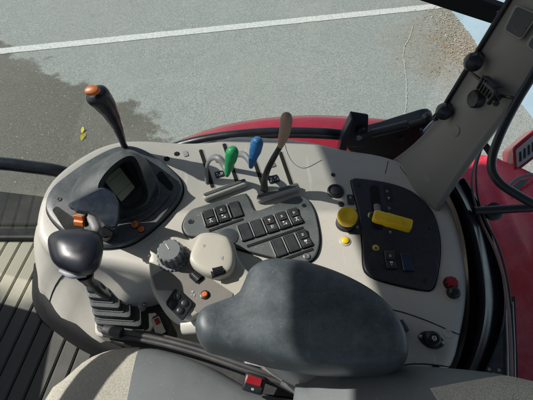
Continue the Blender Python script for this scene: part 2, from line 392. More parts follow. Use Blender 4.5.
# ================================================================== CAB FLOOR MAT
mdir = (H(0, 310, HF) - H(34, 256, HF)).normalized(); mdir = V((-.13, -.9915, 0)).normalized(); mside = V((-mdir.y, mdir.x, 0))
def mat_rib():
    m = mat('dusty_shaded_floor_rubber', (.50, .47, .36), .75, var=.16, scale=9, bump=.5, bscale=300)
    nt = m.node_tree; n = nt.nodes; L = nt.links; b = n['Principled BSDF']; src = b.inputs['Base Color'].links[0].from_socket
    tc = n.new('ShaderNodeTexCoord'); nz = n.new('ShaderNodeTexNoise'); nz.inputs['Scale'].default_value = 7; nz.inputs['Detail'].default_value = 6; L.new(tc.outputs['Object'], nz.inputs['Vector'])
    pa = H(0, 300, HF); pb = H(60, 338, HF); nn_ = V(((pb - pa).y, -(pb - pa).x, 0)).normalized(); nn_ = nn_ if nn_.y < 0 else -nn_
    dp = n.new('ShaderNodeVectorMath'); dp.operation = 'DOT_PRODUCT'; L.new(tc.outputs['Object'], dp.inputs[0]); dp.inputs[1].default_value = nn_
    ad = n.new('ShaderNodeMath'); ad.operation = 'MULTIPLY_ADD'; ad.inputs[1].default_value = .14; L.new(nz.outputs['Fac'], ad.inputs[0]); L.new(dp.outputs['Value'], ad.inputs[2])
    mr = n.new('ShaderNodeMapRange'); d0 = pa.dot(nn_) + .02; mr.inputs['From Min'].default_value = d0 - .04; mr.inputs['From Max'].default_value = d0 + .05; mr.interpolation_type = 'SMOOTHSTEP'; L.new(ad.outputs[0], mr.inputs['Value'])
    mx = n.new('ShaderNodeMixRGB'); L.new(mr.outputs[0], mx.inputs[0]); L.new(src, mx.inputs[1]); mx.inputs[2].default_value = (.085, .085, .075, 1); L.new(mx.outputs[0], b.inputs['Base Color'])  # cast shade beyond the slanting line is darkened into the mat colour
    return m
cen = V((-.62, .2, ZF))
mt = thing('floor_mat', 'dusty tan ribbed rubber floor mat beside the console', 'floor mat', (-.62, .2, ZF))
YG = .655
def clipY(p, d):   # line from the mat's rear end up to the glass
    t = (YG - .006 - p.y) / d.y; return p + d * t
bm = B(); pitch = .045; prof = [(0, 0), (.0, .006), (.004, .009), (.037, .009), (.041, .006), (.041, 0), (pitch, 0)]
section = []
k = -22
while k < 24:
    for x, z in prof[:-1]: section.append((k * pitch + x, z))
    k += 1
A = []; C_ = []
for x, z in section:
    p = cen + mside * x + V((0, 0, z)); e = clipY(p, mdir); A.append(e); C_.append(p + mdir * .9)
loft(bm, [A, C_], closed=False)
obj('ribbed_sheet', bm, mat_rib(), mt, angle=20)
bm = B()   # hem upstand along the pane
boxm(bm, fr((-.75, YG - .012, ZF), (1, 0, 0)), 1.6, .012, .028)
obj('hem', bm, M['darkmetal'], mt, bevel=.003)
bm = B()
foots = [(36, 262, .98), (38, 276, .92), (42, 293, .86), (53, 308, .825), (68, 321, .80), (86, 334, .795), (106, 345, .79), (150, 362, .79)]
rows_ = []
for k_, (w_, hh) in enumerate(((-.35, 0), (.0, 0), (.30, .02), (.62, .12), (.9, .45), (1.15, 1.0), (1.3, 1.04))):
    pts_ = []
    for i, (x_, y_, h_) in enumerate(foots):
        ww = min(1, .15 + i / 3.5)
        pts_.append(H(x_ - 11 * w_ * ww, y_ + 9 * w_ * ww, h_ + (HF - .012 - h_) * hh - (.004 if k_ == 0 else 0)))
    rows_.append(spline(pts_, 44, False))
loft(bm, rows_, closed=False)
obj('raised_edge', bm, mat('mat_edge_rubber', (.018, .019, .019), .7, var=.3, spec=.2), mt, angle=70)
bm = B(); boxm(bm, fr((-.4, -.1, ZF - .05), (1, 0, 0)), 2.4, 1.52, .045); o = obj('cab_floor', bm, M['darkmetal'], bevel=.004); o['kind'] = 'structure'

# black step box outside the pane
st = thing('battery_box', 'black box under the cab outside the lower glass', 'box', (-1.0, .9, 1.0))
bm = B(); prism(bm, round_poly([V((-1.6, .69, 1.3)), V((-.55, .69, 1.3)), V((-.42, .80, 1.3)), V((-.62, .865, 1.3)), V((-1.6, 1.0, 1.3))], .05), V((0, 0, -.7)))
obj('case', bm, M['matte'], st, bevel=.012)
bm = B(); tube(bm, [V((-1.5, .77, 1.3)), V((-.6, .77, 1.3))], .012); obj('strap', bm, M['matte'], st)

# ================================================================== CONSOLE
con = thing('side_console', 'beige moulded side console carrying levers and switches', 'console', (0, .38, ZF))
top_px = [(37, 238), (39, 210), (51, 184), (75, 163), (105, 147), (139, 141), (180, 144), (212, 143), (235, 138), (270, 139), (310, 143), (345, 151), (385, 158), (425, 175), (449, 205), (462, 245), (467, 290), (461, 335), (447, 372), (400, 394), (330, 396), (260, 362), (205, 316), (170, 282), (130, 271), (88, 264), (53, 257)]
T = Hs(top_px, HC + .012)
n = 132
Ts = spline(T, n)
spine = Hs([(110, 205), (180, 200), (300, 205), (370, 240), (400, 300), (395, 345)], HC)
foot = [nearest_on(V((p.x, p.y, ZC)), spine) for p in Ts]
for _ in range(8): foot = [(foot[i - 1] + foot[i] * 2 + foot[(i + 1) % n]) / 4 for i in range(n)]
# foot of the wall under each point of the top outline; it flares out towards the front of the cab
foot_px = {0: (38, 276, .92), 26: (42, 294, .86), 25: (66, 320, .80), 24: (104, 344, .79), 1: (36, 252, 1.0)}
disp = []
for i, t_ in enumerate(T):
    if i in foot_px: q_ = H(*foot_px[i])
    elif i == 2: q_ = V((-.50, .60, ZF))
    elif i == 3: q_ = V((-.42, .62, ZF))
    else: q_ = V((t_.x, min(t_.y, .62), ZF))
    disp.append(q_ - t_)
def bottom(p):
    best = None
    for i in range(len(T)):
        a_, b_ = T[i], T[(i + 1) % len(T)]; d = b_ - a_; t = max(0, min(1, (p - a_).dot(d) / d.length_squared)); e = (a_ + d * t - p).length
        if best is None or e < best[0]: best = (e, disp[i].lerp(disp[(i + 1) % len(T)], t * t * (3 - 2 * t)))
    return p + best[1]
Bo = [bottom(p) for p in Ts]
def inset(p, q, d):
    v = V((q.x - p.x, q.y - p.y, 0)); L_ = v.length; return V((p.x, p.y, 0)) + (v * (d / L_) if L_ > 1e-6 else V())
rings = []
rings.append(Bo)
for t in (.15, .35, .55, .75, .9):
    rings.append([V((a.x + (b.x - a.x) * (1 - (1 - t) ** .8), a.y + (b.y - a.y) * (1 - (1 - t) ** .8), a.z + (ZC - .045 - a.z) * t)) for a, b in zip(Bo, Ts)])
for d, z in ((-.001, -.034), (0, -.022), (.002, -.012), (.0055, -.005), (.011, -.0012), (.018, 0), (.03, 0)):
    rings.append([inset(p, q, d) + V((0, 0, ZC + z)) for p, q in zip(Ts, foot)])
bm = B(); vs = loft(bm, rings, cap0=False)
bmesh.ops.triangulate(bm, faces=[bm.faces.new(vs[-1])])
obj('body', bm, M['beige'], con, angle=50)

def ribbon(bm, pts, w, h=.0006, n=30, mi=0, z=None):
    pts = spline(pts, n, False); a = []; b = []
    for i, p in enumerate(pts):
        d = (pts[min(i + 1, n - 1)] - pts[max(0, i - 1)]).normalized(); q = V((-d.y, d.x, 0)) * w / 2
        a.append(p + q + Zup * h); b.append(p - q + Zup * h)
    loft(bm, [a, b], closed=False, mi=mi)
def seam(px, w=.0016, parent=con):
    bm = B(); ribbon(bm, Hs(px, HC), w); obj('seam', bm, M['void'], parent)
seam([(388, 309), (405, 313), (430, 322), (455, 333), (462, 335)], .0016)
seam([(398, 372), (405, 365), (425, 364), (450, 367)], .0016)
seam([(284, 141), (287, 152), (291, 160), (297, 166), (306, 168), (322, 160)], .0008)
seam([(388, 161), (387, 166), (385, 174)], .001)
seam([(400, 166), (402, 170), (407, 176)], .001)
# vertical seam down the front wall
bm = B()
i0 = min(range(n), key=lambda i: (Ts[i] - T[26].lerp(T[25], .45)).length)
sp = [r[i0] for r in rings[:9]]; nrm = V((-.5, -.85, 0))
sp = [p + nrm.normalized() * .0008 for p in sp]
tube(bm, sp, .0013, seg=6); obj('seam', bm, M['void'], con)

# ---- switch panel
pan = [(190, 213), (202, 207.6), (242, 195.5), (247, 197), (250, 202), (254, 210.5), (261, 211.4), (295, 198.4), (306, 199.5), (313, 209), (317, 222), (319.5, 240), (317, 254), (310, 262), (300, 262.5), (277, 259.5), (240, 250), (219, 243), (207, 236), (198, 238), (187, 236), (183, 226)]
pp = spline(Hs(pan, HC), 110)
bm = B(); prism(bm, pp, Zup * .006)
SP = obj('switch_panel', bm, M['panelgrey'], con, bevel=.0025, seg=3, angle=30)
bm = B(); gp_ = [p + (p - nearest_on(p, [H(200, 226, HC), H(300, 232, HC)])).normalized() * .0022 for p in pp]; prism(bm, gp_, Zup * .0015); obj('panel_gasket', bm, M['void'], con)
rowd = (H(294, 217, HC) - H(245.7, 232, HC)); rowd.normalize()
coldir = V((-rowd.y, rowd.x, 0))
def icon(bm, m, kind, mi, z, s=1.0):
    S = {'a': [(0, .004, .007, .0018), (0, 0, .0022, .007), (-.003, -.004, .0018, .003), (.003, -.004, .0018, .003)],
         'b': [(-.002, .003, .004, .004), (.003, -.003, .003, .005), (-.002, -.0035, .004, .0016)],
         'c': [(0, .0035, .007, .0014), (0, .0005, .0048, .0014), (0, -.0025, .007, .0014)],
         'd': [(0, .002, .0065, .005), (0, -.004, .002, .003)],
         'e': [(-.0015, 0, .0016, .009), (.0022, .002, .004, .0016), (.0022, -.002, .003, .0016)]}[kind]
    for x, y, w, h in S:
        boxm(bm, m, w * s, h * s, .0003, mi=mi, c=(x * s, y * s, z))
def rocker(px, py, kind, w=.0172, l=.0325, parent=SP, base=.006, dirx=rowd, mats=None, name='rocker_switch', cmat=None):
    m = fr(H(px, py, HC - base), dirx)
    bm = B()
    boxm(bm, m, w + .0014, l + .0014, .0008, mi=1)
    prof = [(-.5, .0008), (-.5, .0035), (-.40, .0055), (0, .0028), (.42, .0062), (.5, .0048), (.5, .0008)] if kind else [(-.5, .0008), (-.5, .0032), (-.45, .004), (0, .004), (.45, .004), (.5, .0032), (.5, .0008)]
    rings = [[m @ V((sx * w / 2, y * l, z)) for y, z in prof] for sx in (-1, -.9, .9, 1)]
    for q in (0, 3):
        for i in range(1, len(prof) - 1): rings[q][i] = rings[q][i] - m.col[2].xyz * .0008
    loft(bm, rings, closed=False)
    for q in (0, 3):
        bm.faces.new([bm.verts.new(p) for p in rings[q]])
    if kind:
        mm = m @ Matrix.Translation((0, -l * .23, 0)); icon(bm, mm, kind[0], 2, .0052, .72)
        if len(kind) > 1:
            mm = m @ Matrix.Translation((0, l * .2, 0)); icon(bm, mm, kind[1], 2, .0048, .58)
        boxm(bm, m, w * .72, .0022, .0022, mi=0, c=(0, l * .02, .003))
    o = obj(name, bm, mats or [M['rockerblack'], M['void'], M['white']], parent, angle=25)
    return o
for x, y, k in ((210, 218.5, 'a'), (222.5, 214.3, 'bc'), (236, 210, None), (245.7, 232.2, None), (258, 228.4, None), (270.6, 224.6, 'ed'), (283, 220.8, 'bc'), (295, 217, 'ae'), (279, 247.8, None), (291.5, 243.5, None), (304, 239.3, 'dc')):
    rocker(x, y, k)
# light dividers and dark lower ledges
bm = B()
for x, y in ((216, 216.2), (229, 212), (252, 230.3), (264.3, 226.5), (277, 222.7), (289, 219), (285.2, 245.7), (297.8, 241.4), (239.6, 234.2), (203.7, 220.5), (272.8, 249.8)):
    boxm(bm, fr(H(x, y, HC - .006), rowd), .0018, .031, .0048)
obj('divider', bm, M['armgrey'], SP, bevel=.0006)['kind'] = 'stuff'
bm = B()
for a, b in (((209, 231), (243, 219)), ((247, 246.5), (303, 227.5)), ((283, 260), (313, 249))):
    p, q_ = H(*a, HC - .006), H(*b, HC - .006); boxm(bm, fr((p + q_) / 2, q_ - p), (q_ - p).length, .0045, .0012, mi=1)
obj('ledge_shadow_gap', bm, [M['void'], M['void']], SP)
bm = B(); lathe(bm, H(228.7, 237, HC - .006), Zup, [(.0165, 0), (.0165, .0008), (.0155, .0014), (.0, .0014)], 40); obj('round_blank', bm, M['rubber'], SP)
bm = B()
lathe(bm, H(191, 221.5, HC - .006), Zup, [(.0045, 0), (.0045, .0012), (.003, .0012), (.0025, .0004), (0, .0004)], 16)
lathe(bm, H(190, 222, HC - .0062), Zup, [(.0035, 0), (.0035, .0012), (0, .0012)], 12, mi=1); obj('screw', bm, [M['rubber'], M['void']], SP)
bm = B(); lathe(bm, H(306.5, 256.5, HC - .006), Zup, [(.0055, 0), (.0055, .002), (.0042, .0032), (.0, .0026)], 18); obj('screw', bm, M['metal'], SP)
bm = B(); lathe(bm, H(304, 205.5, HC - .006), Zup, [(.004, 0), (.004, .0006), (.0, .0006)], 18); obj('screw', bm, M['void'], SP)

# ---- raised rails in front of the lever slots
def rail(p0, p1, w, h=.012, mats=None):
    a, b = H(*p0, HC), H(*p1, HC); x = (b - a).normalized(); y = V((-x.y, x.x, 0))
    ol = round_poly([a - y * w / 2, b - y * w / 2, b + y * w / 2, a + y * w / 2], .007)
    bm = B(); prism(bm, ol, Zup * h); o = obj('lever_rail', bm, M['beige'], con, bevel=.003)
    bm = B(); c = (a + b) / 2; ol = [c + x * (p - c).dot(x) * .96 + y * ((p - c).dot(y) * .5 + .0025) for p in ol]
    prism(bm, [p + Zup * h for p in ol], Zup * .0014); obj('rail_strip', bm, M['panelgrey'], o, bevel=.0006)
rail((204, 200.5), (247, 184.5), .013)
rail((257, 202), (299, 189), .013)
# ---- lever slots
slots = [((200.5, 150), (213, 188)), ((224, 144), (237, 182)), ((254, 160), (265.5, 193)), ((280, 152), (291.5, 185))]
for a, b in slots:
    p, q_ = H(*a, HC), H(*b, HC); x = (q_ - p).normalized(); y = V((-x.y, x.x, 0)) * .0036
    bm = B(); prism(bm, round_poly([p - y, q_ - y, q_ + y, p + y], .0034), Zup * .0012); obj('lever_slot', bm, M['void'], con)
    bm = B(); y2 = y * 1.5; prism(bm, round_poly([p - y2 - x * .002, q_ - y2 + x * .002, q_ + y2 + x * .002, p + y2 - x * .002], .005), Zup * .0007); obj('slot_rim', bm, M['cream'], con)
def plate(px, py, w, l, m_, icons, parent=con, z=.0018, s=1.0, dirx=rowd, name='symbol_plate'):
    m = fr(H(px, py, HC), dirx); bm = B(); ol = [m @ V(p) for p in round_poly([V((-w / 2, -l / 2, 0)), V((w / 2, -l / 2, 0)), V((w / 2, l / 2, 0)), V((-w / 2, l / 2, 0))], .0025)]
    prism(bm, ol, Zup * z)
    for dx, dy, k in icons: icon(bm, m @ Matrix.Translation((dx, dy, 0)), k, 1, z, s)
    return obj(name, bm, [m_, M['white']], parent)
plate(219.5, 174.5, .017, .014, M['gloss'], [(-.003, 0, 'b'), (.004, 0, 'e')], s=.75)
plate(273.5, 179.5, .02, .017, M['gloss'], [(-.004, 0, 'a'), (.005, -.001, 'b')], s=.85)
plate(218, 160, .012, .012, M['armgrey'], [(0, 0, 'd')], s=.6)
plate(272, 165, .012, .012, M['armgrey'], [(0, 0, 'd')], s=.6)
plate(185.5, 154, .009, .014, M['dimwhite'], [(0, 0, 'c')], s=.6)
# two dark plugs
for x, y, r in ((176.8, 154, .0055), (166.7, 159, .0058)):
    bm = B(); lathe(bm, H(x, y, HC), Zup, [(r, 0), (r, .001), (r * .8, .0016), (0, .001)], 24); obj('plug_hole', bm, M['void'], con)

# ---- right dark instrument panel
rp = [(351, 184), (353, 180.5), (358, 179.5), (388, 184), (412, 193), (430, 210), (438, 232), (439.5, 255), (436, 280), (432, 289), (424, 290.5), (400, 286), (378, 280), (367, 274), (363, 265), (362, 240), (358, 212)]
bm = B(); rpp = spline(Hs(rp, HC), 100); prism(bm, rpp, Zup * .0045); RP = obj('instrument_panel', bm, M['darkpanel'], con, bevel=.0022, seg=3)
bm = B(); cc = H(400, 235, HC); prism(bm, [p + (p - cc).normalized() * .002 for p in rpp], Zup * .0012); obj('panel_gasket', bm, M['void'], con)
xa = V((1, -.02, 0)).normalized()
def slotm(a, b, w, mtl, parent, z, name):
    p, q_ = H(*a, HC), H(*b, HC); x = (q_ - p).normalized(); y = V((-x.y, x.x, 0)) * w
    bm = B(); prism(bm, round_poly([p - y, q_ - y, q_ + y, p + y], w * .95, 6), Zup * z); return obj(name, bm, mtl, parent)
slotm((373.5, 187), (377.5, 231), .0085, M['void'], RP, .0053, 'lever_slot')
slotm((386.5, 188), (389, 203), .0065, M['gloss'], RP, .0052, 'symbol_plate')
for x, y, k in ((386.3, 193, 'e'), (388, 200, 'd'), (388.5, 210, 'c'), (389.5, 234, 'd'), (388.5, 227, 'e')):
    bm = B(); icon(bm, fr(H(x, y, HC), xa), k, 0, .0054, .62); obj('printed_symbol', bm, M['dimwhite'], RP)
bm = B(); lathe(bm, H(375.8, 248, HC - .0045), Zup, [(.0062, 0), (.0062, .001), (.005, .0016), (0, .0016)], 28, mi=0); lathe(bm, H(375.8, 248, HC - .006), Zup, [(.0042, 0), (.0042, .002), (.003, .0028), (0, .0028)], 24, mi=1); lathe(bm, H(375.8, 248, HC - .0088), Zup, [(.0018, 0), (.0018, .0006), (0, .0006)], 12, mi=2); obj('push_button', bm, [M['metal'], M['yellow'], M['black']], RP)
rocker(390, 260.5, 'de', w=.0165, l=.031, parent=RP, base=.0045, dirx=V((1, -.02, 0)), name='rocker_switch')
rocker(406.5, 262.5, None, w=.0165, l=.031, parent=RP, base=.0045, dirx=V((1, -.02, 0)), name='blank_switch', mats=[mat('blue_blank', (.02, .035, .075), .3), M['void'], M['white']])
for x, y in ((359, 184.5), (371.5, 268), (425.5, 280.5), (430, 228)):
    bm = B(); lathe(bm, H(x, y, HC - .0045), Zup, [(.0035, 0), (.0035, .0008), (.0026, .0008), (.002, .0002), (0, .0002)], 16); obj('screw', bm, M['black'], RP)

# PTO knob area
plate(350.5, 200, .012, .022, M['darkpanel'], [(0, .004, 'c')], s=.6, dirx=xa)
plate(353.5, 222, .022, .05, M['darkpanel'], [(.0055, .012, 'b'), (.0055, -.012, 'd')], s=.6, dirx=xa, z=.0012)
bm = B(); c = H(335.5, 191.5, HC)
lathe(bm, c, Zup, [(.0155, 0), (.0155, .0025), (.0135, .0035), (.012, .0015), (.0, .0015)], 40)
lathe(bm, c + Zup * .0016, Zup, [(.009, 0), (.009, .0012), (.007, .002), (0, .0016)], 30, mi=1)
obj('round_vent', bm, [M['black'], M['darkpanel']], con)
bm = B(); lathe(bm, H(341, 204.5, HC), Zup, [(.0055, 0), (.0055, .0015), (.0035, .0025), (0, .0025)], 24); obj('plug', bm, M['black'], con)
bm = B(); lathe(bm, H(333, 175, HC), Zup, [(.004, 0), (.004, .0015), (0, .0015)], 20); obj('plug', bm, M['black'], con)
bm = B(); c = H(345, 224, HC)
lathe(bm, c, Zup, [(.0165, 0), (.0165, .008), (.0145, .010), (.0, .010)], 40); KN = obj('push_pull_knob', bm, M['darkmetal'], con)
bm = B(); lathe(bm, c + Zup * .010, V((.0, -.05, 1)), [(.011, 0), (.011, .006), (.0165, .008), (.0172, .0115), (.0172, .019), (.0155, .0215), (.009, .0222), (.0075, .0212), (0, .0212)], 44); obj('knob_cap', bm, M['yellow'], KN)
bm = B(); c = H(345, 241, HC); lathe(bm, c, Zup, [(.0098, 0), (.0098, .001), (.0088, .0016), (0, .0016)], 32); BT = obj('push_button', bm, M['cream'], con)
bm = B(); lathe(bm, c + Zup * .0016, Zup, [(.0062, 0), (.0062, .002), (.005, .003), (.0, .003)], 28); obj('button_cap', bm, M['yellow'], BT)

# red-capped outlets on the right
def fluted(bm, c, ax, r, h, nfl=10, mi=0, depth=.12, base=0):
    z = V(ax).normalized(); x = z.orthogonal().normalized(); y = z.cross(x); seg = nfl * 6; rings = []
    for rr, hh, d in ((r * 1.0, base, depth), (r, base + h * .75, depth), (r * .94, base + h * .93, depth * .7), (r * .8, base + h, .0), (r * .02, base + h, 0)):
        rings.append([V(c) + z * hh + (x * math.cos(a) + y * math.sin(a)) * rr * (1 - d * (.5 - .5 * math.cos(a * nfl)) ** 2) for a in [2 * math.pi * q / seg for q in range(seg)]])
    loft(bm, rings, cap0=True, cap1=True, mi=mi)
c = H(450, 284, HC)
SK = thing('outlet_plug', 'small red and black plug on the right side of the console', 'plug', c)
bm = B(); fluted(bm, c + Zup * .004, (0, -.1, 1), .0092, .008, 8, depth=.25); obj('red_cap', bm, M['redbtn'], SK, angle=25)
bm = B(); lathe(bm, c, Zup, [(.011, 0), (.011, .004), (0, .004)], 28); obj('base', bm, M['black'], SK)
c2 = H(452, 293, HC)
bm = B(); lathe(bm, c2, V((.1, -.2, 1)), [(.0095, 0), (.0095, .008), (.007, .012), (.004, .013), (0, .0125)], 24); tube(bm, [c + V((.003, -.006, .004)), c2 + V((0, .004, .006))], .004); obj('black_cap', bm, M['gloss'], SK)
c = H(431, 340, HC)
PS = thing('power_socket', 'black round power socket screwed to the rear of the console', 'socket', c)
m = fr(c, V((1, -.3, 0)))
bm = B(); ol = [m @ V(p) for p in spline([V((-.019, 0, 0)), V((-.012, .009, 0)), V((0, .0125, 0)), V((.012, .009, 0)), V((.019, 0, 0)), V((.012, -.009, 0)), V((0, -.0125, 0)), V((-.012, -.009, 0))], 40)]
prism(bm, ol, Zup * .002); obj('flange', bm, M['black'], PS, bevel=.0006)
bm = B(); lathe(bm, c + Zup * .002, V((0, -.1, 1)), [(.0115, 0), (.0115, .006), (.010, .011), (.0075, .013), (.005, .013), (.0045, .010), (.0025, .010), (.0025, .0125), (0, .0125)], 30); obj('socket_cap', bm, M['gloss'], PS)
bm = B(); lathe(bm, c + V((-.0005, -.0015, .0148)), V((0, -.1, 1)), [(.0036, 0), (.0036, .0006), (.0024, .0006), (.002, 0), (0, 0)], 20); obj('centre_mark', bm, M['white'], PS)
for sx in (-1, 1):
    bm = B(); lathe(bm, m @ V((sx * .0155, 0, .002)), Zup, [(.0026, 0), (.0026, .001), (.0015, .0017), (0, .0017)], 14); obj('screw', bm, M['metal'], PS)
bm = B(); lathe(bm, H(447.5, 333.5, HC), Zup, [(.0068, 0), (.0068, .0008), (.0055, .0012), (.0042, .0003), (0, .0003)], 24); obj('moulded_boss', bm, M['beige'], con)
bm = B(); lathe(bm, H(436, 369, HC), Zup, [(.0058, 0), (.0058, .0012), (0, .0012)], 24); obj('plug_hole', bm, M['void'], con)
bm = B(); tube(bm, [H(398, 322, HC - .004), H(402, 328, HC - .004), H(404, 332, HC - .004)], .008, n=8); obj('cable_grommet', bm, M['black'], con)

# ================================================================== DISPLAY POD
pod = thing('display_pod', 'grey black display pod at the front of the console', 'display', H(115, 200, HC))
pod_px = [(47.5, 207), (54, 191), (70, 177), (90, 163), (108, 153), (122, 148.5), (136, 149), (152, 156), (170, 170), (182, 184), (181, 199), (168, 216), (150, 233), (133, 244), (118, 248), (102, 249), (86, 246), (66, 234), (52, 220)]
P_ = spline(Hs(pod_px, HC), 90); spn = Hs([(80, 207), (110, 200), (145, 195)], HC)
bm = B(); pillow(bm, Hs(pod_px, HC), spn, [(0, -.002), (0, .004), (.01, .0075), (.03, .010), (.06, .011), (.3, .011)], n=90); obj('base_tray', bm, M['podgrey'], pod, angle=35)
bm = B(); rings = [[p + (p - nearest_on(p, spn)).normalized() * .0025 + Zup * z for p in P_] for z in (-.001, .0012)]; loft(bm, rings, cap1=True); obj('gasket', bm, M['void'], pod)
# dark flat floor of the tray on the right
fl = Hs([(150, 166), (160, 168), (170, 176), (177, 186), (176, 197), (164, 214), (148, 230), (132, 240), (118, 243), (122, 226), (140, 214), (150, 200)], HC - .011)
bm = B(); prism(bm, spline(fl, 50), Zup * .0008); obj('tray_liner', bm, M['podgrey'], pod)
bm = B(); ol = round_poly([H(161, 170, HC - .0118), H(174, 186, HC - .0118), H(171, 192, HC - .0118), H(155, 177, HC - .0118)], .01); prism(bm, ol, Zup * .0006); obj('pocket', bm, M['void'], pod)
bm = B(); ol = round_poly([H(52, 210, HC - .011), H(57, 206, HC - .011), H(85, 226, HC - .011), H(81, 236, HC - .011), H(66, 232, HC - .011)], .012, 6); prism(bm, ol, Zup * .0006); obj('pocket', bm, M['void'], pod)
# hood
rim = [(98, 188, .552), (103, 176, .548), (113, 165, .545), (124, 157.5, .545), (133, 156, .548), (139, 164, .556), (144, 178, .57), (148, 193, .585), (145, 203, .588), (134, 209, .588), (120, 213, .586), (106, 202, .568)]
basep = [(70, 206), (73, 186), (88, 170), (108, 158), (127, 151), (143, 157), (155, 171), (163, 190), (157, 209), (138, 220), (114, 226), (88, 222)]
mid = [(84, 195, .563), (88, 180, .558), (103, 164, .553), (119, 154.5, .553), (133, 152.5, .556), (145, 160, .567), (151, 176, .58), (155, 192, .592), (150, 206, .595), (135, 213, .594), (116, 218, .592), (97, 212, .577)]
inn = [(102, 189, .562), (106, 178, .558), (115, 168, .556), (124, 161.5, .557), (131, 160.5, .56), (136, 168, .568), (140.5, 180, .578), (144, 192, .588), (140, 200, .589), (132, 205, .589), (121, 208, .588), (109, 200, .577)]
N = 72
def HR(h): return .6 - (.6 - h) * (1.7 if h < .575 else 1.0 + .7 * max(0, (.6 - h) / .025))
rs = [spline(Hs(basep, HC - .008), N), spline([H(x, y, HR(h)) for x, y, h in mid], N), spline([H(x, y, HR(h)) for x, y, h in rim], N), spline([H(x, y, HR(h)) for x, y, h in inn], N), spline([H(x, y, h) for x, y, h in [(x + (121 - x) * .1, y + (184 - y) * .1, h + .012) for x, y, h in inn]], N)]
rs.insert(1, [a.lerp(b, .45) + Zup * .006 for a, b in zip(rs[0], rs[1])])
bm = B(); vs = loft(bm, rs); 
bmesh.ops.triangulate(bm, faces=[bm.faces.new(vs[-1])])
HD = obj('hood', bm, M['podgrey'], pod, angle=60)
# screen: a tilted plane in the hood
s0 = H(108.5, 184, .574); s1 = H(123, 163.5, .570); s2 = H(138, 187, .590); 
nn = (s1 - s0).cross(s2 - s0).normalized(); nn = nn if nn.z > 0 else -nn
def SC(x, y, o=0): return PL(x, y, s0 + nn * o, nn)
bm = B(); prism(bm, round_poly([SC(x, y, .001) for x, y in ((101, 180), (122, 160), (140, 187), (121, 206))], .004), nn * .0015); obj('screen_frame', bm, M['black'], HD)
bm = B(); prism(bm, round_poly([SC(x, y, .0025) for x, y in ((104, 180.5), (119.5, 167), (135, 187.5), (121.5, 202))], .003), nn * .0008); obj('screen', bm, M['screen'], HD)
bm = B()
def sline(a, b, w=.0009):
    p, q_ = SC(*a, .0034), SC(*b, .0034); x = (q_ - p).normalized(); y = nn.cross(x) * w / 2; bm.faces.new([bm.verts.new(v) for v in (p - y, q_ - y, q_ + y, p + y)])
sline((108, 183), (123, 170.5), .0007); sline((117, 195), (131, 183), .0007)
obj('screen_graphic', bm, M['lcdline'], HD, flat=True)
for x, y, r in ((135.3, 225, .0062), (141.5, 229.5, .0055)):
    bm = B(); c = H(x, y, HC - .0115); lathe(bm, c, Zup, [(r * 1.25, 0), (r * 1.25, .001), (0, .001)], 24); o_ = obj('warning_button', bm, M['gloss'], pod)
    bm = B(); lathe(bm, c + Zup * .001, Zup, [(r, 0), (r, .002), (r * .7, .0035), (0, .0038)], 24); obj('button_cap', bm, M['orange'], o_)
bm = B(); lathe(bm, H(59.5, 199.5, HC - .011), Zup, [(.0042, 0), (.0042, .0012), (.003, .0014), (.002, .0006), (0, .0006)], 18); obj('screw', bm, M['darkmetal'], pod)
bm = B(); ribbon(bm, [H(x, y, HC - .0118) for x, y in ((138, 206), (152, 198), (160, 186))], .001); ribbon(bm, [H(x, y, HC - .0118) for x, y in ((120, 214), (140, 222), (160, 208), (170, 196))], .0012); obj('seam', bm, M['void'], pod)

# ================================================================== LEVERS
def lever(name, label, cat, shaft, srad, knob, krad, km, sm, group=None, flat=1, kflat=1, nk=26, cap=None):
    t = thing(name, label, cat, shaft[0], group)
    bm = B(); tube(bm, shaft, srad, seg=14, n=24, flat=flat); obj('shaft', bm, sm, t)
    bm = B(); tube(bm, knob, krad, seg=22, n=nk, flat=kflat); kk = obj('knob', bm, km, t, sub=1)
    return t, kk
Y0 = .545
gl, gk = lever('gear_lever', 'tall black lever with an orange topped knob at the front of the console', 'lever',
    [H(127, 150, HC), YP(124.5, 146, .542), YP(121, 138, .538), YP(117.5, 129, .533)], [.0065, .006, .0062, .0075],
    [YP(124.2, 145.5, .541), YP(121.5, 137, .538), YP(117, 126, .534), YP(111, 114, .53), YP(104, 103, .526), YP(97.5, 95.5, .523), YP(93, 91.5, .522), YP(92, 90, .522)],
    [.0045, .0064, .0095, .0135, .0180, .0205, .0185, .006], M['gloss'], M['black'])
tn = V((-.15, -.35, 1)).normalized(); c = YP(93.3, 92, .512)
m = fr(c + V((.001, -.004, .0075)), V((1, .1, 0)), tn) @ Matrix.Scale(.72, 4)
bm = B(); ol = [m @ V((math.cos(a) * .017, math.sin(a) * .0115, 0)) for a in [2 * math.pi * i / 30 for i in range(30)]]
pts2 = [[m @ V((math.cos(a) * .017 * s_, math.sin(a) * .0115 * s_, z)) for a in [2 * math.pi * i / 30 for i in range(30)]] for s_, z in ((1.0, -.006), (1.0, .0), (.9, .0028), (.6, .0045), (.2, .005))]
loft(bm, pts2, cap0=True, cap1=True); obj('cap', bm, M['orange'], gk)
GR = 'spool valve levers in the console slots'
lever('spool_lever', 'green knobbed lever, leftmost in the row of short levers', 'lever',
    [H(207, 182, HC), H(206.5, 168, .57), H(211, 158.5, .545), H(218.5, 158, .535), H(224.5, 166, .54), H(227.5, 172, .54)], [.0065, .0062, .0062, .0062, .006, .005],
    [H(226.8, 176.5, .543), H(227.4, 173, .536), H(229, 166, .525), H(231, 158, .508), H(232.3, 151.5, .495), H(232.4, 147.5, .488), H(232.3, 146.3, .486)],
    [.003, .0052, .0075, .0105, .0108, .0075, .002], M['green'], M['armgrey'], GR, flat=.55)
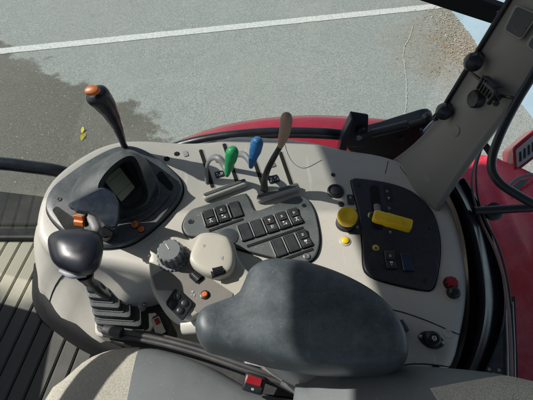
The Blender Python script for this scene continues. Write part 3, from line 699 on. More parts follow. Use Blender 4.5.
lever('spool_lever', 'blue knobbed lever between the green and the brown one', 'lever',
    [H(232, 170, HC), H(233.5, 160, .57), H(238, 154.5, .55), H(244, 155, .54), H(249, 160.5, .54), H(251.5, 165, .54)], [.006, .006, .006, .006, .0055, .005],
    [H(250.6, 168.5, .54), H(251.3, 165, .534), H(253, 158, .52), H(255.6, 149.5, .503), H(257, 143, .49), H(257.3, 139, .48), H(257.3, 137.6, .478)],
    [.003, .0052, .0078, .0105, .0108, .0075, .002], M['blue'], M['armgrey'], GR, flat=.55)
lever('spool_lever', 'long black lever with a brown knob, rightmost of the row', 'lever',
    [H(264.5, 190, HC), YP(264.5, 180, .45), YP(267.5, 170, .447), YP(273, 159, .445), YP(280, 147, .44)], [.007, .006, .0055, .0052, .0045],
    [YP(279.8, 148.5, .441), YP(281, 144.5, .44), YP(283.4, 137, .44), YP(285.4, 128, .44), YP(286.4, 119.5, .44), YP(286.2, 115, .44), YP(286, 113.5, .44)],
    [.003, .0055, .0082, .0092, .0096, .0075, .002], M['brown'], M['gloss'], GR)
# folded hand lever: yellow
t = thing('throttle_lever', 'bright yellow hand lever lying over the dark instrument panel', 'lever', H(376, 222, HC))
bm = B(); tube(bm, [H(377, 205, HC - .002), H(378, 213, .575), H(380, 219, .56)], [.0065, .006, .005], seg=12, n=10, flat=.5); obj('arm', bm, M['armgrey'], t)
a = H(372.5, 215.5, .555); b = H(412.5, 223, .545); x = (b - a).normalized(); m = fr(a, x); Lh = (b - a).length
bm = B(); rings = []
for tt, w, h in ((0, .0055, .0055), (.03, .0085, .0085), (.12, .0095, .0098), (.3, .009, .0095), (.38, .0100, .0102), (.55, .0096, .0098), (.95, .0098, .0098), (1, .0088, .0088)):
    rings.append([m @ V((tt * Lh, math.copysign(abs(math.cos(q)) ** .55, math.cos(q)) * w, math.copysign(abs(math.sin(q)) ** .55, math.sin(q)) * h)) for q in [2 * math.pi * i / 24 for i in range(24)]])
loft(bm, rings, cap0=True, cap1=True); obj('grip', bm, M['yellow'], t, bevel=.001)
bm = B(); lathe(bm, a - x * .005, x, [(.0045, 0), (.0062, .002), (.0062, .006), (0, .006)], 20); kk = obj('end_collar', bm, M['black'], t)
bm = B(); lathe(bm, a - x * .0075, x, [(.001, 0), (.0038, .001), (.0042, .004), (0, .004)], 18); obj('end_button', bm, mat('pale_green', (.5, .7, .25), .4), kk)

# ================================================================== MULTI-FUNCTION HANDLE (in front of the display) 
mh = thing('loader_handle', 'black angular handle with an orange rocker standing before the display', 'joystick', H(105, 236, HC))
sec = [  # (outline of a section, image px, depth below eye)
 ]
# body: a tapered block, top face seen from above, long axis to lower right
def sect(pts, h): return round_poly([H(x, y, h) for x, y in pts], .007, 4)
bm = B()
top = [(67, 204.5), (84, 195), (102, 186.5), (113, 190.5), (120, 204), (119.5, 220), (116, 230), (104, 226), (99, 218), (90, 212), (71, 210)]
def tow(k, cx0, cy0): return [(x + (cx0 - x) * k, y + (cy0 - y) * k) for x, y in top]
rings = [sect(tow(.55, 110, 240), .57), sect(tow(.36, 109, 234), .548), sect(tow(.12, 106, 222), .523), sect(tow(.0, 97, 206), .508), sect(tow(.02, 97, 206), .5035), sect(tow(.09, 97, 206), .501)]
vs = loft(bm, rings, cap0=True); bmesh.ops.triangulate(bm, faces=[bm.faces.new(vs[-1])]); G1 = obj('grip', bm, mat('navy_black_plastic', (.008, .013, .024), .26, var=.1), mh, angle=28)
bm = B(); tube(bm, [H(106, 238, HC), H(107, 236, .58), H(106, 232, .55)], [.011, .009, .010], seg=16, n=8); obj('stem', bm, M['black'], mh)
# silver-grey side trim and orange rocker
m = fr(H(80.5, 220, .512), V((1, -.1, .0)), V((-.25, -.72, .62)))
bm = B()
prof = [(-.5, 0), (-.5, .004), (-.1, .0062), (.05, .0040), (.5, .0068), (.5, 0)]
rings = [[m @ V((sx * .0082, y * .017, z)) for y, z in prof] for sx in (-1, 1)]
loft(bm, rings, closed=True, cap0=True, cap1=True); obj('orange_rocker', bm, M['orange'], G1, bevel=.0008)
bm = B(); boxm(bm, m @ Matrix.Translation((.0, 0, -.006)), .020, .020, .007); obj('rocker_bezel', bm, M['black'], G1, bevel=.0015)
bm = B(); tube(bm, [H(86, 214, .508), H(92, 220, .507), H(97, 230, .508), H(100, 237, .52)], [.002, .0062, .0065, .002], seg=10, n=14, flat=.5); obj('grey_trim', bm, M['armgrey'], G1)

# ================================================================== BLACK JOYSTICK with stepped boot
js = thing('joystick', 'rounded black joystick knob on a stepped rubber boot', 'joystick', H(125, 310, .72))
bm = B()
ring0 = [(48, 246), (49, 236), (58, 230.5), (75, 229), (92, 230), (101, 235), (103.5, 246), (101, 262), (94, 272), (82, 275), (66, 271), (53, 262)]
cx, cy = 77, 251
def rg(s, dx, dy, h): return spline([H(cx + (x - cx) * s + dx, cy + (y - cy) * s + dy, h) for x, y in ring0], 48)
rings = [rg(.30, 6, 10, .535), rg(.62, 4, 7, .53), rg(.86, 2, 4, .518), rg(.97, .5, 1.5, .505), rg(1.0, 0, 0, .492), rg(.96, 0, -.5, .48), rg(.86, 0, -1, .4725), rg(.65, 0, -1.5, .467), rg(.35, 0, -2, .4645), rg(.1, 0, -2, .464)]
vs = loft(bm, rings, cap0=True, cap1=True); KB = obj('knob', bm, M['satin'], js, angle=60)
bm = B(); tube(bm, [H(60, 270.5, .503), H(72, 275.5, .504), H(86, 275, .506)], [.003, .0045, .003], seg=10, n=12); obj('lower_trim', bm, M['dimwhite'], KB)
bm = B(); tube(bm, [H(84, 272, .52), H(88, 280, .55), H(93, 285, .58), H(99, 291, .61), H(107, 296, .655)], [.013, .0085, .0068, .0062, .007], seg=16, n=20); obj('stem', bm, M['gloss'], js)
# bellows: squarish rings stepping down
bx = thing('dummy', 'x', 'x', (0, 0, 0)); bpy.data.objects.remove(bx)
base4 = [(92, 325), (99, 280), (149, 276), (147, 331)]
steps = []
levels = [(1.000, 0.7400, 0, 0), (1.000, 0.7320, 0, 0), (1.000, 0.7250, 0, 0), (0.985, 0.7220, 0, 0), (0.890, 0.7205, 0, 0), (0.890, 0.7185, 0, 0), (0.845, 0.7185, 0, 0), (0.845, 0.7115, 0, 0), (0.830, 0.7085, 0, 0), (0.735, 0.7070, 0, 0), (0.735, 0.7050, 0, 0), (0.690, 0.7050, 0, 0), (0.690, 0.6980, 0, 0), (0.675, 0.6950, 0, 0), (0.580, 0.6935, 0, 0), (0.580, 0.6915, 0, 0), (0.535, 0.6915, 0, 0), (0.535, 0.6845, 0, 0), (0.520, 0.6815, 0, 0), (0.425, 0.6800, 0, 0), (0.425, 0.6780, 0, 0), (0.380, 0.6780, 0, 0), (0.380, 0.6710, 0, 0), (0.365, 0.6680, 0, 0), (0.270, 0.6665, 0, 0), (0.270, 0.6645, 0, 0), (0.245, 0.6605, 0, 0), (0.175, 0.6565, 0, 0), (0.080, 0.6555, 0, 0)]
BC = sum((H(x, y, .725) for x, y in base4), V()) / 4
b4 = [H(x, y, .725) - BC for x, y in ((97, 333), (99, 283), (150, 279), (153, 337))]
ang = 0
rings = []
for s_, h, dx, dy in levels:
    zz = CAM.z - h; off = (b4[1] * .75 + b4[0] * .25) * (1 - s_) * .95
    q4 = [V((BC.x, BC.y, zz)) + V((v.x * s_, v.y * s_, 0)) + off for v in b4]
    rings.append(round_poly(q4, .011 * max(s_, .4), 6))
bm = B(); loft(bm, rings, cap0=True, cap1=True); obj('boot', bm, M['rubber'], js, angle=25)
bm = B()
q4 = [V((BC.x, BC.y, CAM.z - .76)) + V((v.x * 1.12, v.y * 1.08, 0)) for v in b4]
prism(bm, round_poly(q4, .012), Zup * .036); obj('boot_frame', bm, M['beige'], js, bevel=.004)
# black lever gate to the right of the boot
lg = thing('lever_gate', 'black gate plate with a small grey lever beside the rubber boot', 'lever gate', H(150, 315, .73))
bm = B(); prism(bm, round_poly([H(x, y, .72) for x, y in ((142, 283), (153, 287), (172, 325), (165, 345), (145, 338))], .006), Zup * -.06); obj('gate_plate', bm, M['black'], lg, bevel=.003)
bm = B(); tube(bm, [H(146, 300, .715), H(143, 309, .69), H(140, 304, .68)], [.003, .0045, .005], seg=12, n=10); obj('small_lever', bm, M['armgrey'], lg)
bm = B(); prism(bm, round_poly([H(x, y, .715) for x, y in ((151, 320), (159, 316), (166, 332), (157, 337))], .002), Zup * .0015); ct = obj('warning_label', bm, M['yellowlabel'], lg)
bm = B(); prism(bm, [H(x, y, .7128) for x, y in ((154, 319.5), (158, 317.6), (160.5, 322.5), (156.5, 325))], Zup * .0006); obj('red_mark', bm, M['redbtn'], ct)

# ================================================================== ARMREST CONTROL BOX
cb = thing('armrest_control_box', 'cream control box with a large grey dial in front of the armrest', 'control box', H(195, 285, HC))
HB = .565
bm = B()
out = [(150, 262), (152, 250), (160, 243), (176, 240), (192, 243), (205, 236), (222, 237), (234, 245), (240, 262), (250, 275), (262, 284), (250, 300), (225, 312), (205, 316), (192, 322), (176, 317), (163, 308), (153, 292), (151, 277)]
pillow(bm, Hs(out, HB + .018), Hs([(175, 265), (205, 275), (222, 285)], HB), [(0, -.04), (0, .0), (.015, .009), (.05, .0155), (.1, .018), (.3, .018)], n=90)
obj('housing', bm, M['cream'], cb, angle=50)
# raised cream bump behind the thumbwheels
bm = B()
pillow(bm, Hs([(190, 263), (194, 251), (199, 242), (205, 238.5), (216, 238), (226, 239.5), (231, 244), (235, 256), (235, 268), (231, 276), (221, 280), (207, 278), (195, 271)], HB), Hs([(203, 258), (218, 260)], HB), [(0, -.004), (.0, .010), (.03, .0135), (.09, .0165), (.2, .0185), (.5, .0195), (.85, .02)], n=60, cap0=False)
obj('thumbwheel_hump', bm, M['cream'], cb, sub=1)
# darker sheet painting the shade on the box's own lower face
bm = B(); ol = Hs([(152, 276), (161, 271), (175, 271), (183, 262.5), (196, 268), (214, 281), (234, 294), (222, 309), (205, 316), (196, 312), (188, 303), (172, 290), (156, 290)], HB)
prism(bm, round_poly(ol, .004), Zup * .0012); IN = obj('painted_face_shade', bm, mat('shaded_face_plastic', (.20, .185, .165), .45, var=.06, bump=.15), cb)
# dial
c = H(173, 257.5, HB - .001); ax = V((0.0, -.06, 1)).normalized()
bm = B(); fluted(bm, c, ax, .0245, .005, 24, depth=.08); M['dialgrey'] = mat('dial_grey', (.15, .165, .165), .4, var=.08, dust=.3, dustc=(.3, .3, .3)); DL = obj('dial', bm, M['dialgrey'], cb, angle=25)
bm = B(); fluted(bm, c + ax * .005, ax, .0198, .024, 14, depth=.13); 
o_ = obj('dial_knob', bm, M['dialgrey'], DL, angle=25)
m = fr(c + ax * .0292, V((-.5, .75, 0)), ax)
bm = B(); boxm(bm, m, .011, .0016, .0005, c=(.006, 0, 0)); obj('pointer', bm, M['white'], DL)
# thumbwheels
def thumb(px, py, h, d, name='thumbwheel'):
    c = H(px, py, h); ax = V(d).normalized(); bm = B()
    m = fr(c, ax); boxm(bm, m @ Matrix.Translation((0, 0, -.005)), .021, .013, .006, mi=1)
    for k in range(9):
        a = R(-70 + k * 17.5); p = m @ V((0, math.sin(a) * .0065, math.cos(a) * .0065 - .003)); mm = fr(p, ax, (m.to_3x3() @ V((0, math.sin(a), math.cos(a)))))
        boxm(bm, mm, .015, .0013, .0016, mi=0)
    tube(bm, [m @ V((-.0075, 0, -.003)), m @ V((.0075, 0, -.003))], .0064, seg=20, mi=0)
    return obj(name, bm, [M['black'], M['void']], cb)
thumb(218, 271, HB - .0165, (1, .30, 0)); 
thumb(196.5, 276.5, HB - .002, (1, -.9, 0))
for x, y, h in ((204, 246, HB - .0194), (222, 258, HB - .0196)):
    bm = B(); icon(bm, fr(H(x, y, h), V((1, .3, 0))), 'e' if x < 210 else 'd', 0, .0005, .6)
    obj('printed_symbol', bm, M['dimwhite'] if x > 203 else M['rubber'], cb)
bm = B(); icon(bm, fr(H(193, 293.5, HB - .0012), V((1, -.2, 0))), 'b', 0, .0005, .8); obj('printed_symbol', bm, M['dimwhite'], cb)
bm = B(); c = H(205, 295, HB - .001); lathe(bm, c, Zup, [(.007, 0), (.007, .0015), (.0056, .0022), (0, .0018)], 30); o_ = obj('orange_button', bm, M['black'], cb)
bm = B(); lathe(bm, c + Zup * .0018, Zup, [(.0044, 0), (.0044, .0022), (.0034, .0034), (0, .0036)], 26); obj('button_cap', bm, M['orange'], o_)
# keypad on the end
kp = [(165, 304), (175.5, 288), (194, 303.5), (183, 322)]
k3 = [H(kp[0][0], kp[0][1], HB - .004), H(kp[1][0], kp[1][1], HB - .006), H(kp[2][0], kp[2][1], HB - .002), H(kp[3][0], kp[3][1], HB + .002)]
kn = (k3[2] - k3[0]).cross(k3[3] - k3[1]).normalized(); kn = kn if kn.z > 0 else -kn
bm = B(); prism(bm, round_poly(k3, .006, 6), kn * .004); KP = obj('keypad', bm, M['gloss'], cb, bevel=.001)
k0 = sum(k3, V()) / 4
ex = ((k3[2] + k3[3]) / 2 - (k3[0] + k3[1]) / 2); ey = ((k3[1] + k3[2]) / 2 - (k3[0] + k3[3]) / 2)
for i, (u, v) in enumerate(((-.22, .2), (.2, .22), (-.2, -.22), (.2, -.2))):
    p = k0 + ex * u + ey * v + kn * .004
    bm = B(); lathe(bm, p, kn, [(.0052, 0), (.0052, .001), (.004, .0018), (0, .0014)], 22); icon(bm, fr(p, ex, kn), 'b' if i % 2 else 'd', 1, .0017, .3); obj('key', bm, [M['black'], M['rubber']], KP)

# ================================================================== ARMREST
ar = thing('armrest', 'dark grey padded armrest partly lit by the sun', 'armrest', H(300, 330, .6))
HA = .50
out = [(196, 333), (197.5, 320), (205, 311), (222, 303), (238, 295), (244, 284), (251, 270), (268, 262), (293, 262.5), (318, 268.5), (348, 281), (376, 299), (397, 325), (405, 347), (404, 364), (392, 371.5), (360, 373), (320, 372), (285, 366), (250, 358), (222, 352), (203, 346)]
zs = Hs([(225, 325), (265, 318), (300, 322), (350, 328), (372, 335)], HA)
def fz(x, y):
    return -.010 * math.exp(-((x + .045) / .035) ** 2) * max(0, 1 - abs((y - .2) / .1)) 
bm = B(); pillow(bm, Hs(out, HA), zs, [(.12, -.034), (.03, -.028), (0, -.012), (0, 0), (.02, .011), (.07, .021), (.16, .0285), (.32, .033), (.55, .035), (.8, .0355), (.97, .0355)], n=96, fz=fz)
obj('pad', bm, M['armpad'], ar, angle=180)
bm = B(); ol = spline(Hs([(206, 340), (222, 312), (262, 288), (300, 280), (350, 290), (385, 330), (395, 368), (320, 370), (260, 362)], HA + .034), 40); prism(bm, ol, Zup * -.022); obj('base', bm, M['black'], ar, bevel=.003)
bm = B(); tube(bm, [H(185, 324, .60), H(225, 320, .57), H(300, 330, .56)], .016, seg=14, flat=.7); obj('carrier', bm, M['beige'], ar)
# side rail along the seat
rl = thing('armrest_rail', 'long black metal rail between the seat and the armrest', 'rail', H(180, 350, .66))
bm = B()
for off, r in ((0, .0052), (4.5, .0042)):
    tube(bm, [H(104, 330 + off, .69), H(150, 337 + off, .68), H(200, 350 + off, .665), H(260, 371 + off, .65), H(300, 384 + off, .65)], r, seg=10, n=20)
prism(bm, [H(x, y, .70) for x, y in ((106, 326), (150, 331), (210, 346), (300, 374), (315, 400), (250, 392), (190, 362), (110, 340))], Zup * -.02)
obj('rail_bar', bm, M['darkmetal'], rl)
bm = B(); tube(bm, [H(104, 329, .685), H(122, 333, .68)], .0085, seg=14, flat=.8); obj('front_clip', bm, M['darkmetal'], rl, bevel=.001)
bm = B(); tube(bm, [H(245, 362, .645), H(285, 372, .63), H(330, 384, .62)], .0022, seg=8, n=10); tube(bm, [H(282, 381, .64), H(300, 392, .64)], .006, seg=8); obj('steel_link', bm, M['metal'], rl)
bm = B(); prism(bm, round_poly([H(x, y, .64) for x, y in ((286, 372), (300, 377), (306, 384), (292, 381))], .004), Zup * .01); obj('cream_tab', bm, M['cream'], rl)
# buckle
c = H(254, 380, .64); bk = thing('seat_belt_buckle', 'black seat belt buckle with a red release button', 'buckle', c)
x = (H(266, 384, .64) - H(243, 377, .64)).normalized(); m = fr(c + V((0, 0, -.02)), x, V((0, -.25, 1)))
bm = B(); boxm(bm, m, .032, .026, .02); obj('case', bm, M['black'], bk, bevel=.004)
bm = B(); boxm(bm, m @ Matrix.Translation((-.001, .004, .0195)), .023, .0115, .0025); obj('release_button', bm, M['redbtn'], bk, bevel=.001)
bm = B(); boxm(bm, m @ Matrix.Translation((0, -.0075, .0195)), .004, .003, .0012); obj('print_mark', bm, M['dimwhite'], bk)

# ================================================================== SEAT
seat = thing('driver_seat', 'driver seat in speckled beige fabric with grey vinyl panels', 'seat', (-.1, -.1, ZF))
bm = B(); HS = .70
outw = [H(47, 398, HS), H(66, 378, HS), H(88, 359, HS), H(112, 349.5, HS), H(140, 346.5, HS), H(172, 352, HS), H(210, 366, HS), H(250, 388, HS), V((.12, .06, CAM.z - HS)), V((.14, -.15, CAM.z - HS)), V((.05, -.42, CAM.z - HS)), V((-.25, -.45, CAM.z - HS)), V((-.36, -.35, CAM.z - HS)), V((-.40, -.1, CAM.z - HS))]
spn = [V((-.2, -.02, CAM.z - HS)), V((-.02, -.15, CAM.z - HS))]
pillow(bm, outw, spn, [(.05, -.12), (0, -.09), (0, -.01), (.012, .006), (.04, .016), (.1, .024), (.25, .029), (.6, .031), (.95, .031)], n=110)
pa, pb = H(137, 345, .67), H(127, 400, .67); pdn = V(((pb - pa).y, -(pb - pa).x, 0)).normalized(); pdn = pdn if pdn.x > 0 else -pdn
bmesh.ops.bisect_plane(bm, geom=bm.verts[:] + bm.edges[:] + bm.faces[:], plane_co=pa, plane_no=pdn)
bv = bm.copy()
bmesh.ops.delete(bm, geom=[f for f in bm.faces if (f.calc_center_median() - pa).dot(pdn) > 0], context='FACES')
bmesh.ops.delete(bv, geom=[f for f in bv.faces if (f.calc_center_median() - pa).dot(pdn) < 0], context='FACES')
obj('fabric_cushion', bm, M['fabric'], seat, angle=180)
obj('vinyl_cushion', bv, M['vinyl'], seat, angle=180)
sm_ = [v.co.copy() for v in []]
bm = B(); prism(bm, round_poly([V((-.28, -.35, ZF + .02)), V((.1, -.35, ZF + .02)), V((.1, .06, ZF + .02)), V((-.28, .06, ZF + .02))], .04), Zup * .26); obj('suspension_base', bm, M['black'], seat, bevel=.01)
# backrest: reclined cushion rising to the right
bm = B()
def bk_(x, y, dh=0):
    y -= 6; p = H(x, y, .50); h = .62 - (p.x + .0) * .62; return H(x, y, h + dh)
ob = [bk_(292, 402), bk_(303, 388), bk_(322, 377.5), bk_(352, 370.5), bk_(395, 369.5), bk_(440, 371.5), bk_(490, 376.5), bk_(533, 385), bk_(575, 396), bk_(610, 420)]
e = ob[-1]; ob += [V((e.x + .05, -.05, e.z)), V((e.x + .05, -.4, e.z)), V((.2, -.48, CAM.z - .5)), V((.05, -.40, CAM.z - .6)), V((.025, -.1, CAM.z - .62))]
def lowz(o, n=100):
    return spline(o, n)
o = lowz(ob); cx_ = V((.2, -.15, 0)); rings = []
nrm = V((-.5, 0, .86))
for s_, dz in ((.1, -.10), (0, -.08), (0, -.012), (.01, .0), (.035, .009), (.08, .016), (.2, .022), (.5, .024), (.9, .024)):
    rings.append([V((p.x + (cx_.x - p.x) * s_, p.y + (cx_.y - p.y) * s_, p.z + ((CAM.z - .62 + .62 * cx_.x) - p.z) * s_)) + nrm * dz for p in o])
vs = loft(bm, rings, cap0=True); bmesh.ops.triangulate(bm, faces=[bm.faces.new(vs[-1])])
pa, pb = bk_(424, 399), bk_(470, 389)
for co, no in ((pa, V((1, .25, 0))), (bk_(445, 393.5), V((.09, -1, 0)))):
    no = no.normalized()
    bmesh.ops.bisect_plane(bm, geom=bm.verts[:] + bm.edges[:] + bm.faces[:], plane_co=co, plane_no=no)
bv = bm.copy()
def inpan(c): return (c - pa).dot(V((1, .25, 0))) > 0 and (c - bk_(445, 393.5)).dot(V((.09, -1, 0))) > 0
bmesh.ops.delete(bm, geom=[f for f in bm.faces if inpan(f.calc_center_median())], context='FACES')
bmesh.ops.delete(bv, geom=[f for f in bv.faces if not inpan(f.calc_center_median())], context='FACES')
obj('backrest', bm, M['vinyl'], seat, angle=180)
obj('fabric_panel', bv, M['fabric'], seat, angle=180)

# ================================================================== CAB PILLAR
pl = thing('cab_pillar', 'broad taupe plastic pillar rising at the rear of the console', 'pillar', H(415, 195, HC))
secs = []
for h, (lx, ly), (rx, ry) in ((.66, (397, 190), (434, 222)), (.60, None or (403, 172), (431, 207)),):
    pass
def pil(h):   # left and right front corners at a height
    t = (.6 - h) / .32
    Lp = V((.292 + .046 * t, .508 + .018 * t, CAM.z - h)); Rp = V((.30 + .060 * t, .405 + .04 * t, CAM.z - h))
    f_ = max(0, (h - .47) / .13) ** 2; Lp += V((-.028, .008, 0)) * f_; Rp += V((.002, -.010, 0)) * f_
    return Lp, Rp
hs = [.70, .62, .60, .58, .56, .53, .50, .47, .40, .30, .2, .1, 0, -.15, -.36]
rings = []
for h in hs:
    Lp, Rp = pil(h); d = (Rp - Lp); nf = V((d.y, -d.x, 0)).normalized(); nf = nf if nf.x < 0 else -nf
    ring = []
    k = 9
    for i in range(k + 1):
        t = i / k; ring.append(Lp.lerp(Rp, t) + nf * (.012 * math.sin(math.pi * t)))
    ring += [Rp - nf * .008 + (Rp - Lp) * .01, Rp - nf * .016 - (Rp - Lp) * .05, Rp - nf * .05 - (Rp - Lp) * .35, Lp - nf * .06 + (Rp - Lp) * .2, Lp - nf * .03 + V((-.006, .006, 0)), Lp + V((-.006, .010, 0))]
    rings.append(ring)
bm = B(); loft(bm, rings, cap0=True, cap1=True); obj('cover', bm, M['pillar'], pl, angle=50, bevel=.003)
Lp, Rp = pil(.45); L2, R2 = pil(.25); pn = (Rp - Lp).cross(L2 - Lp).normalized(); pn = pn if pn.x < 0 else -pn
def PF(x, y, o=0): return PL(x, y, Lp + pn * (.012 + o), pn)
def pface(px, o, th, name, m_, r=.006, bev=0, parent=pl):
    bm = B(); prism(bm, round_poly([PF(x, y, o) for x, y in px], r, 6), pn * th); return obj(name, bm, m_, parent, bevel=bev)
pk = pface([(503.5, 30), (516, 4), (540, 14), (521, 41.5)], -.0005, .0022, 'switch_bezel', M['pillar'], .006, .001)
pface([(505.5, 29.5), (517, 6.5), (536, 15), (520.5, 38.5)], .0018, .0008, 'blank_plate', M['darkpanel'], .005, parent=pk)
pk = pface([(526, 46), (533, 34), (556, 44), (546, 62)], -.0005, .0022, 'switch_bezel', M['pillar'], .006, .001)
pface([(528, 45.5), (534, 36), (553, 45), (545, 59)], .0018, .0008, 'blank_plate', M['darkpanel'], .005, parent=pk)
c = PF(476.5, 99, .002); bm = B(); lathe(bm, c, pn, [(.0135, -.004), (.0135, .005), (.0115, .0075), (.009, .006), (0, .006)], 36); obj('round_cap', bm, M['black'], pl)
bm = B(); lathe(bm, PF(456, 131, 0), pn, [(.009, -.004), (.009, .0012), (.007, .0018), (0, .0018)], 28); obj('moulded_boss', bm, M['pillar'], pl)
# cable bundle
cb2 = thing('cable_bundle', 'black wiring connector and tangled cables hanging on the pillar', 'cables', PF(490, 92))
bm = B(); mm = fr(PF(493, 88, .004), PF(503, 96) - PF(486, 82), pn)
boxm(bm, mm, .036, .020, .012); 
for k in range(5): boxm(bm, mm @ Matrix.Translation((-.013 + k * .0065, 0, .012)), .0035, .018, .003)
obj('connector', bm, M['black'], cb2, bevel=.0015)
bm = B()
random.seed(3)
for k in range(4):
    p = [(484 + random.uniform(-4, 6), 84 + random.uniform(-3, 8)), (488 + random.uniform(-4, 8), 92 + random.uniform(-6, 6)), (494 + random.uniform(-5, 6), 97 + random.uniform(-6, 8)), (492 + random.uniform(-3, 8), 101 + random.uniform(-3, 3))]
    tube(bm, [PF(x, y, .012 + random.uniform(-.006, .012)) for x, y in p], .0034, seg=10, n=20)
tube(bm, [PF(470, 72, .004), PF(478, 78, .010), PF(486, 85, .014)], .0022, seg=8, n=10)
tube(bm, [PF(498, 95, .010), PF(508, 97, .01), PF(517, 99, .004)], .0022, seg=8, n=10)
obj('cables', bm, M['black'], cb2)
# black rubber seal along the front edge of the pillar
bm = B(); tube(bm, [pil(h)[0] + V((-.007, .010, 0)) for h in hs[6:]], .0042, seg=10); obj('window_seal', bm, M['black'], pl)
for (x, y), lab in (((473.5, 62.5), 'upper round black knob on the front edge of the pillar'), ((444, 112), 'lower round black knob on the front edge of the pillar')):
    c = YP(x, y, .50); t = thing('hinge_knob', lab, 'knob', c, 'round hinge knobs on the pillar edge')
    bm = B(); lathe(bm, c - V((0, .0, .0)), V((-.3, -1, .4)), [(.009, -.012), (.0125, -.009), (.0135, 0), (.0115, .007), (.006, .0095), (0, .010)], 30); obj('cap', bm, M['gloss'], t)
    bm = B(); tube(bm, [c, c + V((.03, .04, -.01))], .006, seg=12); obj('stud', bm, M['darkmetal'], t)

# ================================================================== SIDE WINDOW, FRAME, STRUT
wf = thing('side_window', 'side window pane with black lower frame bar', 'window', (-.3, YG, ZF))
bm = B(); m = fr((0, 0, 0), (1, 0, 0))
for x0, x1, z0, z1 in ((-1.35, .34, ZF + .0, 2.93),):
    a_ = [V((x0, YG, z0)), V((x1, YG, z0)), V((x1, YG, z1)), V((x0, YG, z1))]
    bm.faces.new([bm.verts.new(p) for p in a_])
obj('pane', bm, M['glass'], wf, flat=True)
bm = B()
tube(bm, [YP(-60, 160, YG - .008), YP(0, 163.5, YG - .008), YP(30, 167, YG - .008), YP(58, 171, YG - .008), YP(75, 178, YG - .008), YP(95, 195, YG - .008)], .0165, seg=16, n=30)
obj('front_bar', bm, M['gloss'], wf)
bm = B()
fp = [(120, 160), (160, 151.5), (180, 145), (205, 139), (240, 134), (280, 131.5), (320, 132), (350, 134.5), (390, 138)]
tube(bm, [YP(x, y, YG - .01) for x, y in fp], .0105, seg=16, n=40, flat=.9)
tube(bm, [YP(x, y + 4.6, YG - .022) for x, y in fp], .005, seg=10, n=40)
obj('rear_bar', bm, M['gloss'], wf)
# hinge bracket
hb = wf
Yh = .60
bm = B()
prof_ = [(341, 147), (346, 130), (350, 112), (368.5, 115), (368, 130), (366, 147)]
prism(bm, round_poly([YP(x, y, Yh) for x, y in prof_], .004), V((0, .003, 0)))
prism(bm, [YP(x, y, Yh) for x, y in ((337, 147), (341, 130), (350, 112), (351.5, 112.5), (347, 131), (345, 147.5))], V((0, -.022, 0)))
hb = obj('window_hinge', bm, mat('blueblack', (.02, .03, .045), .3, dust=.3, dustc=(.15, .16, .17)), wf, bevel=.001)
bm = B(); lathe(bm, YP(359, 137, Yh - .012), V((0, -1, .3)), [(.0085, -.012), (.0085, 0), (.006, .003), (.003, .003), (0, .004)], 6); lathe(bm, YP(361, 131, Yh - .008), V((0, -1, .3)), [(.009, -.008), (.009, 0), (.0065, .003), (0, .003)], 24, mi=1); obj('bolt', bm, [M['metal'], M['black']], hb)
gs = thing('gas_strut', 'short black gas strut between the hinge bracket and the pillar', 'strut', YP(395, 128, .58))
bm = B(); tube(bm, [YP(372, 133.5, .585), YP(408, 124.5, .578)], .0085, seg=18); obj('cylinder', bm, M['black'], gs, bevel=.001)
bm = B(); tube(bm, [YP(361, 135, .587), YP(374, 133, .585)], .0042, seg=12); obj('end_rod', bm, M['darkmetal'], gs)
bm = B(); tube(bm, [YP(407, 125, .578), YP(428, 119, .572)], .0055, seg=12); obj('rod', bm, M['darkmetal'], gs)
bm = B(); lathe(bm, YP(427.5, 118, .57), V((0, -1, .3)), [(.004, -.01), (.009, -.006), (.0098, 0), (.0075, .006), (0, .008)], 22); obj('ball_joint', bm, M['gloss'], gs)
rc = thing('corner_recess', 'black moulded corner recess below the gas strut', 'trim', YP(390, 145, .6))
bm = B()
ol = [(346, 147), (360, 137), (385, 130), (408, 123), (432, 118), (436, 134), (440, 150), (420, 160), (385, 164), (360, 158)]
prism(bm, spline([YP(x, y, .62) for x, y in ol], 50), V((0, .03, 0))); obj('shell', bm, M['black'], rc, bevel=.004)
bm = B(); lathe(bm, YP(401, 139, .615), V((0, -1, .2)), [(.006, -.002), (.006, .003), (0, .004)], 20); obj('plug', bm, M['darkpanel'], rc)
bm = B(); prism(bm, round_poly([YP(x, y, .60) for x, y in ((421, 134), (433, 121), (436, 130), (428, 145))], .003), V((0, .004, 0))); obj('white_tag', bm, mat('pale_tag', (.42, .46, .52), .5), rc)
bm = B(); tube(bm, [YP(421, 129, .598), YP(424, 139, .597), YP(429, 146, .597)], .003, seg=8, n=8); obj('bent_wire', bm, M['black'], rc)
bm = B(); prism(bm, [YP(x, y, .63) for x, y in ((426, 128), (440, 112), (452, 108), (440, 135), (428, 146))], V((0, .01, 0))); obj('blue_seal', bm, mat('blue_grey', (.03, .07, .13), .4), rc)

# overhead black rail at top right
mr_ = thing('window_rail', 'thick black bar crossing behind the pillar at the top right', 'bar', YP(470, 6, .62))
lo_ = [YP(508, 29.5, .62), YP(497, 26, .62), YP(460, 14, .62), YP(417, 0, .62), YP(395, -7, .62), V((.0, .63, CAM.z - .325)), V((-.3, .64, CAM.z - .335)), V((-.48, .645, CAM.z - .340)), V((-.56, .645, CAM.z - .340)), V((-1.2, .645, CAM.z - .340))]
hi_ = [p + Zup * t for p, t in zip(lo_, (.030, .030, .030, .031, .034, .036, .036, .036, .036, .036))]
bm = B(); loft(bm, [[p for p in lo_], [p for p in hi_], [p + V((0, .022, 0)) for p in hi_], [p + V((0, .022, 0)) for p in lo_]], closed=False, loop=True); obj('bar', bm, M['matte'], mr_, bevel=.002, angle=20)
bm = B(); tube(bm, [YP(497, 17, .596), YP(507, 13, .594)], .008, seg=14); obj('bar_end', bm, mat('navy_plastic', (.02, .03, .07), .35), mr_, bevel=.001)

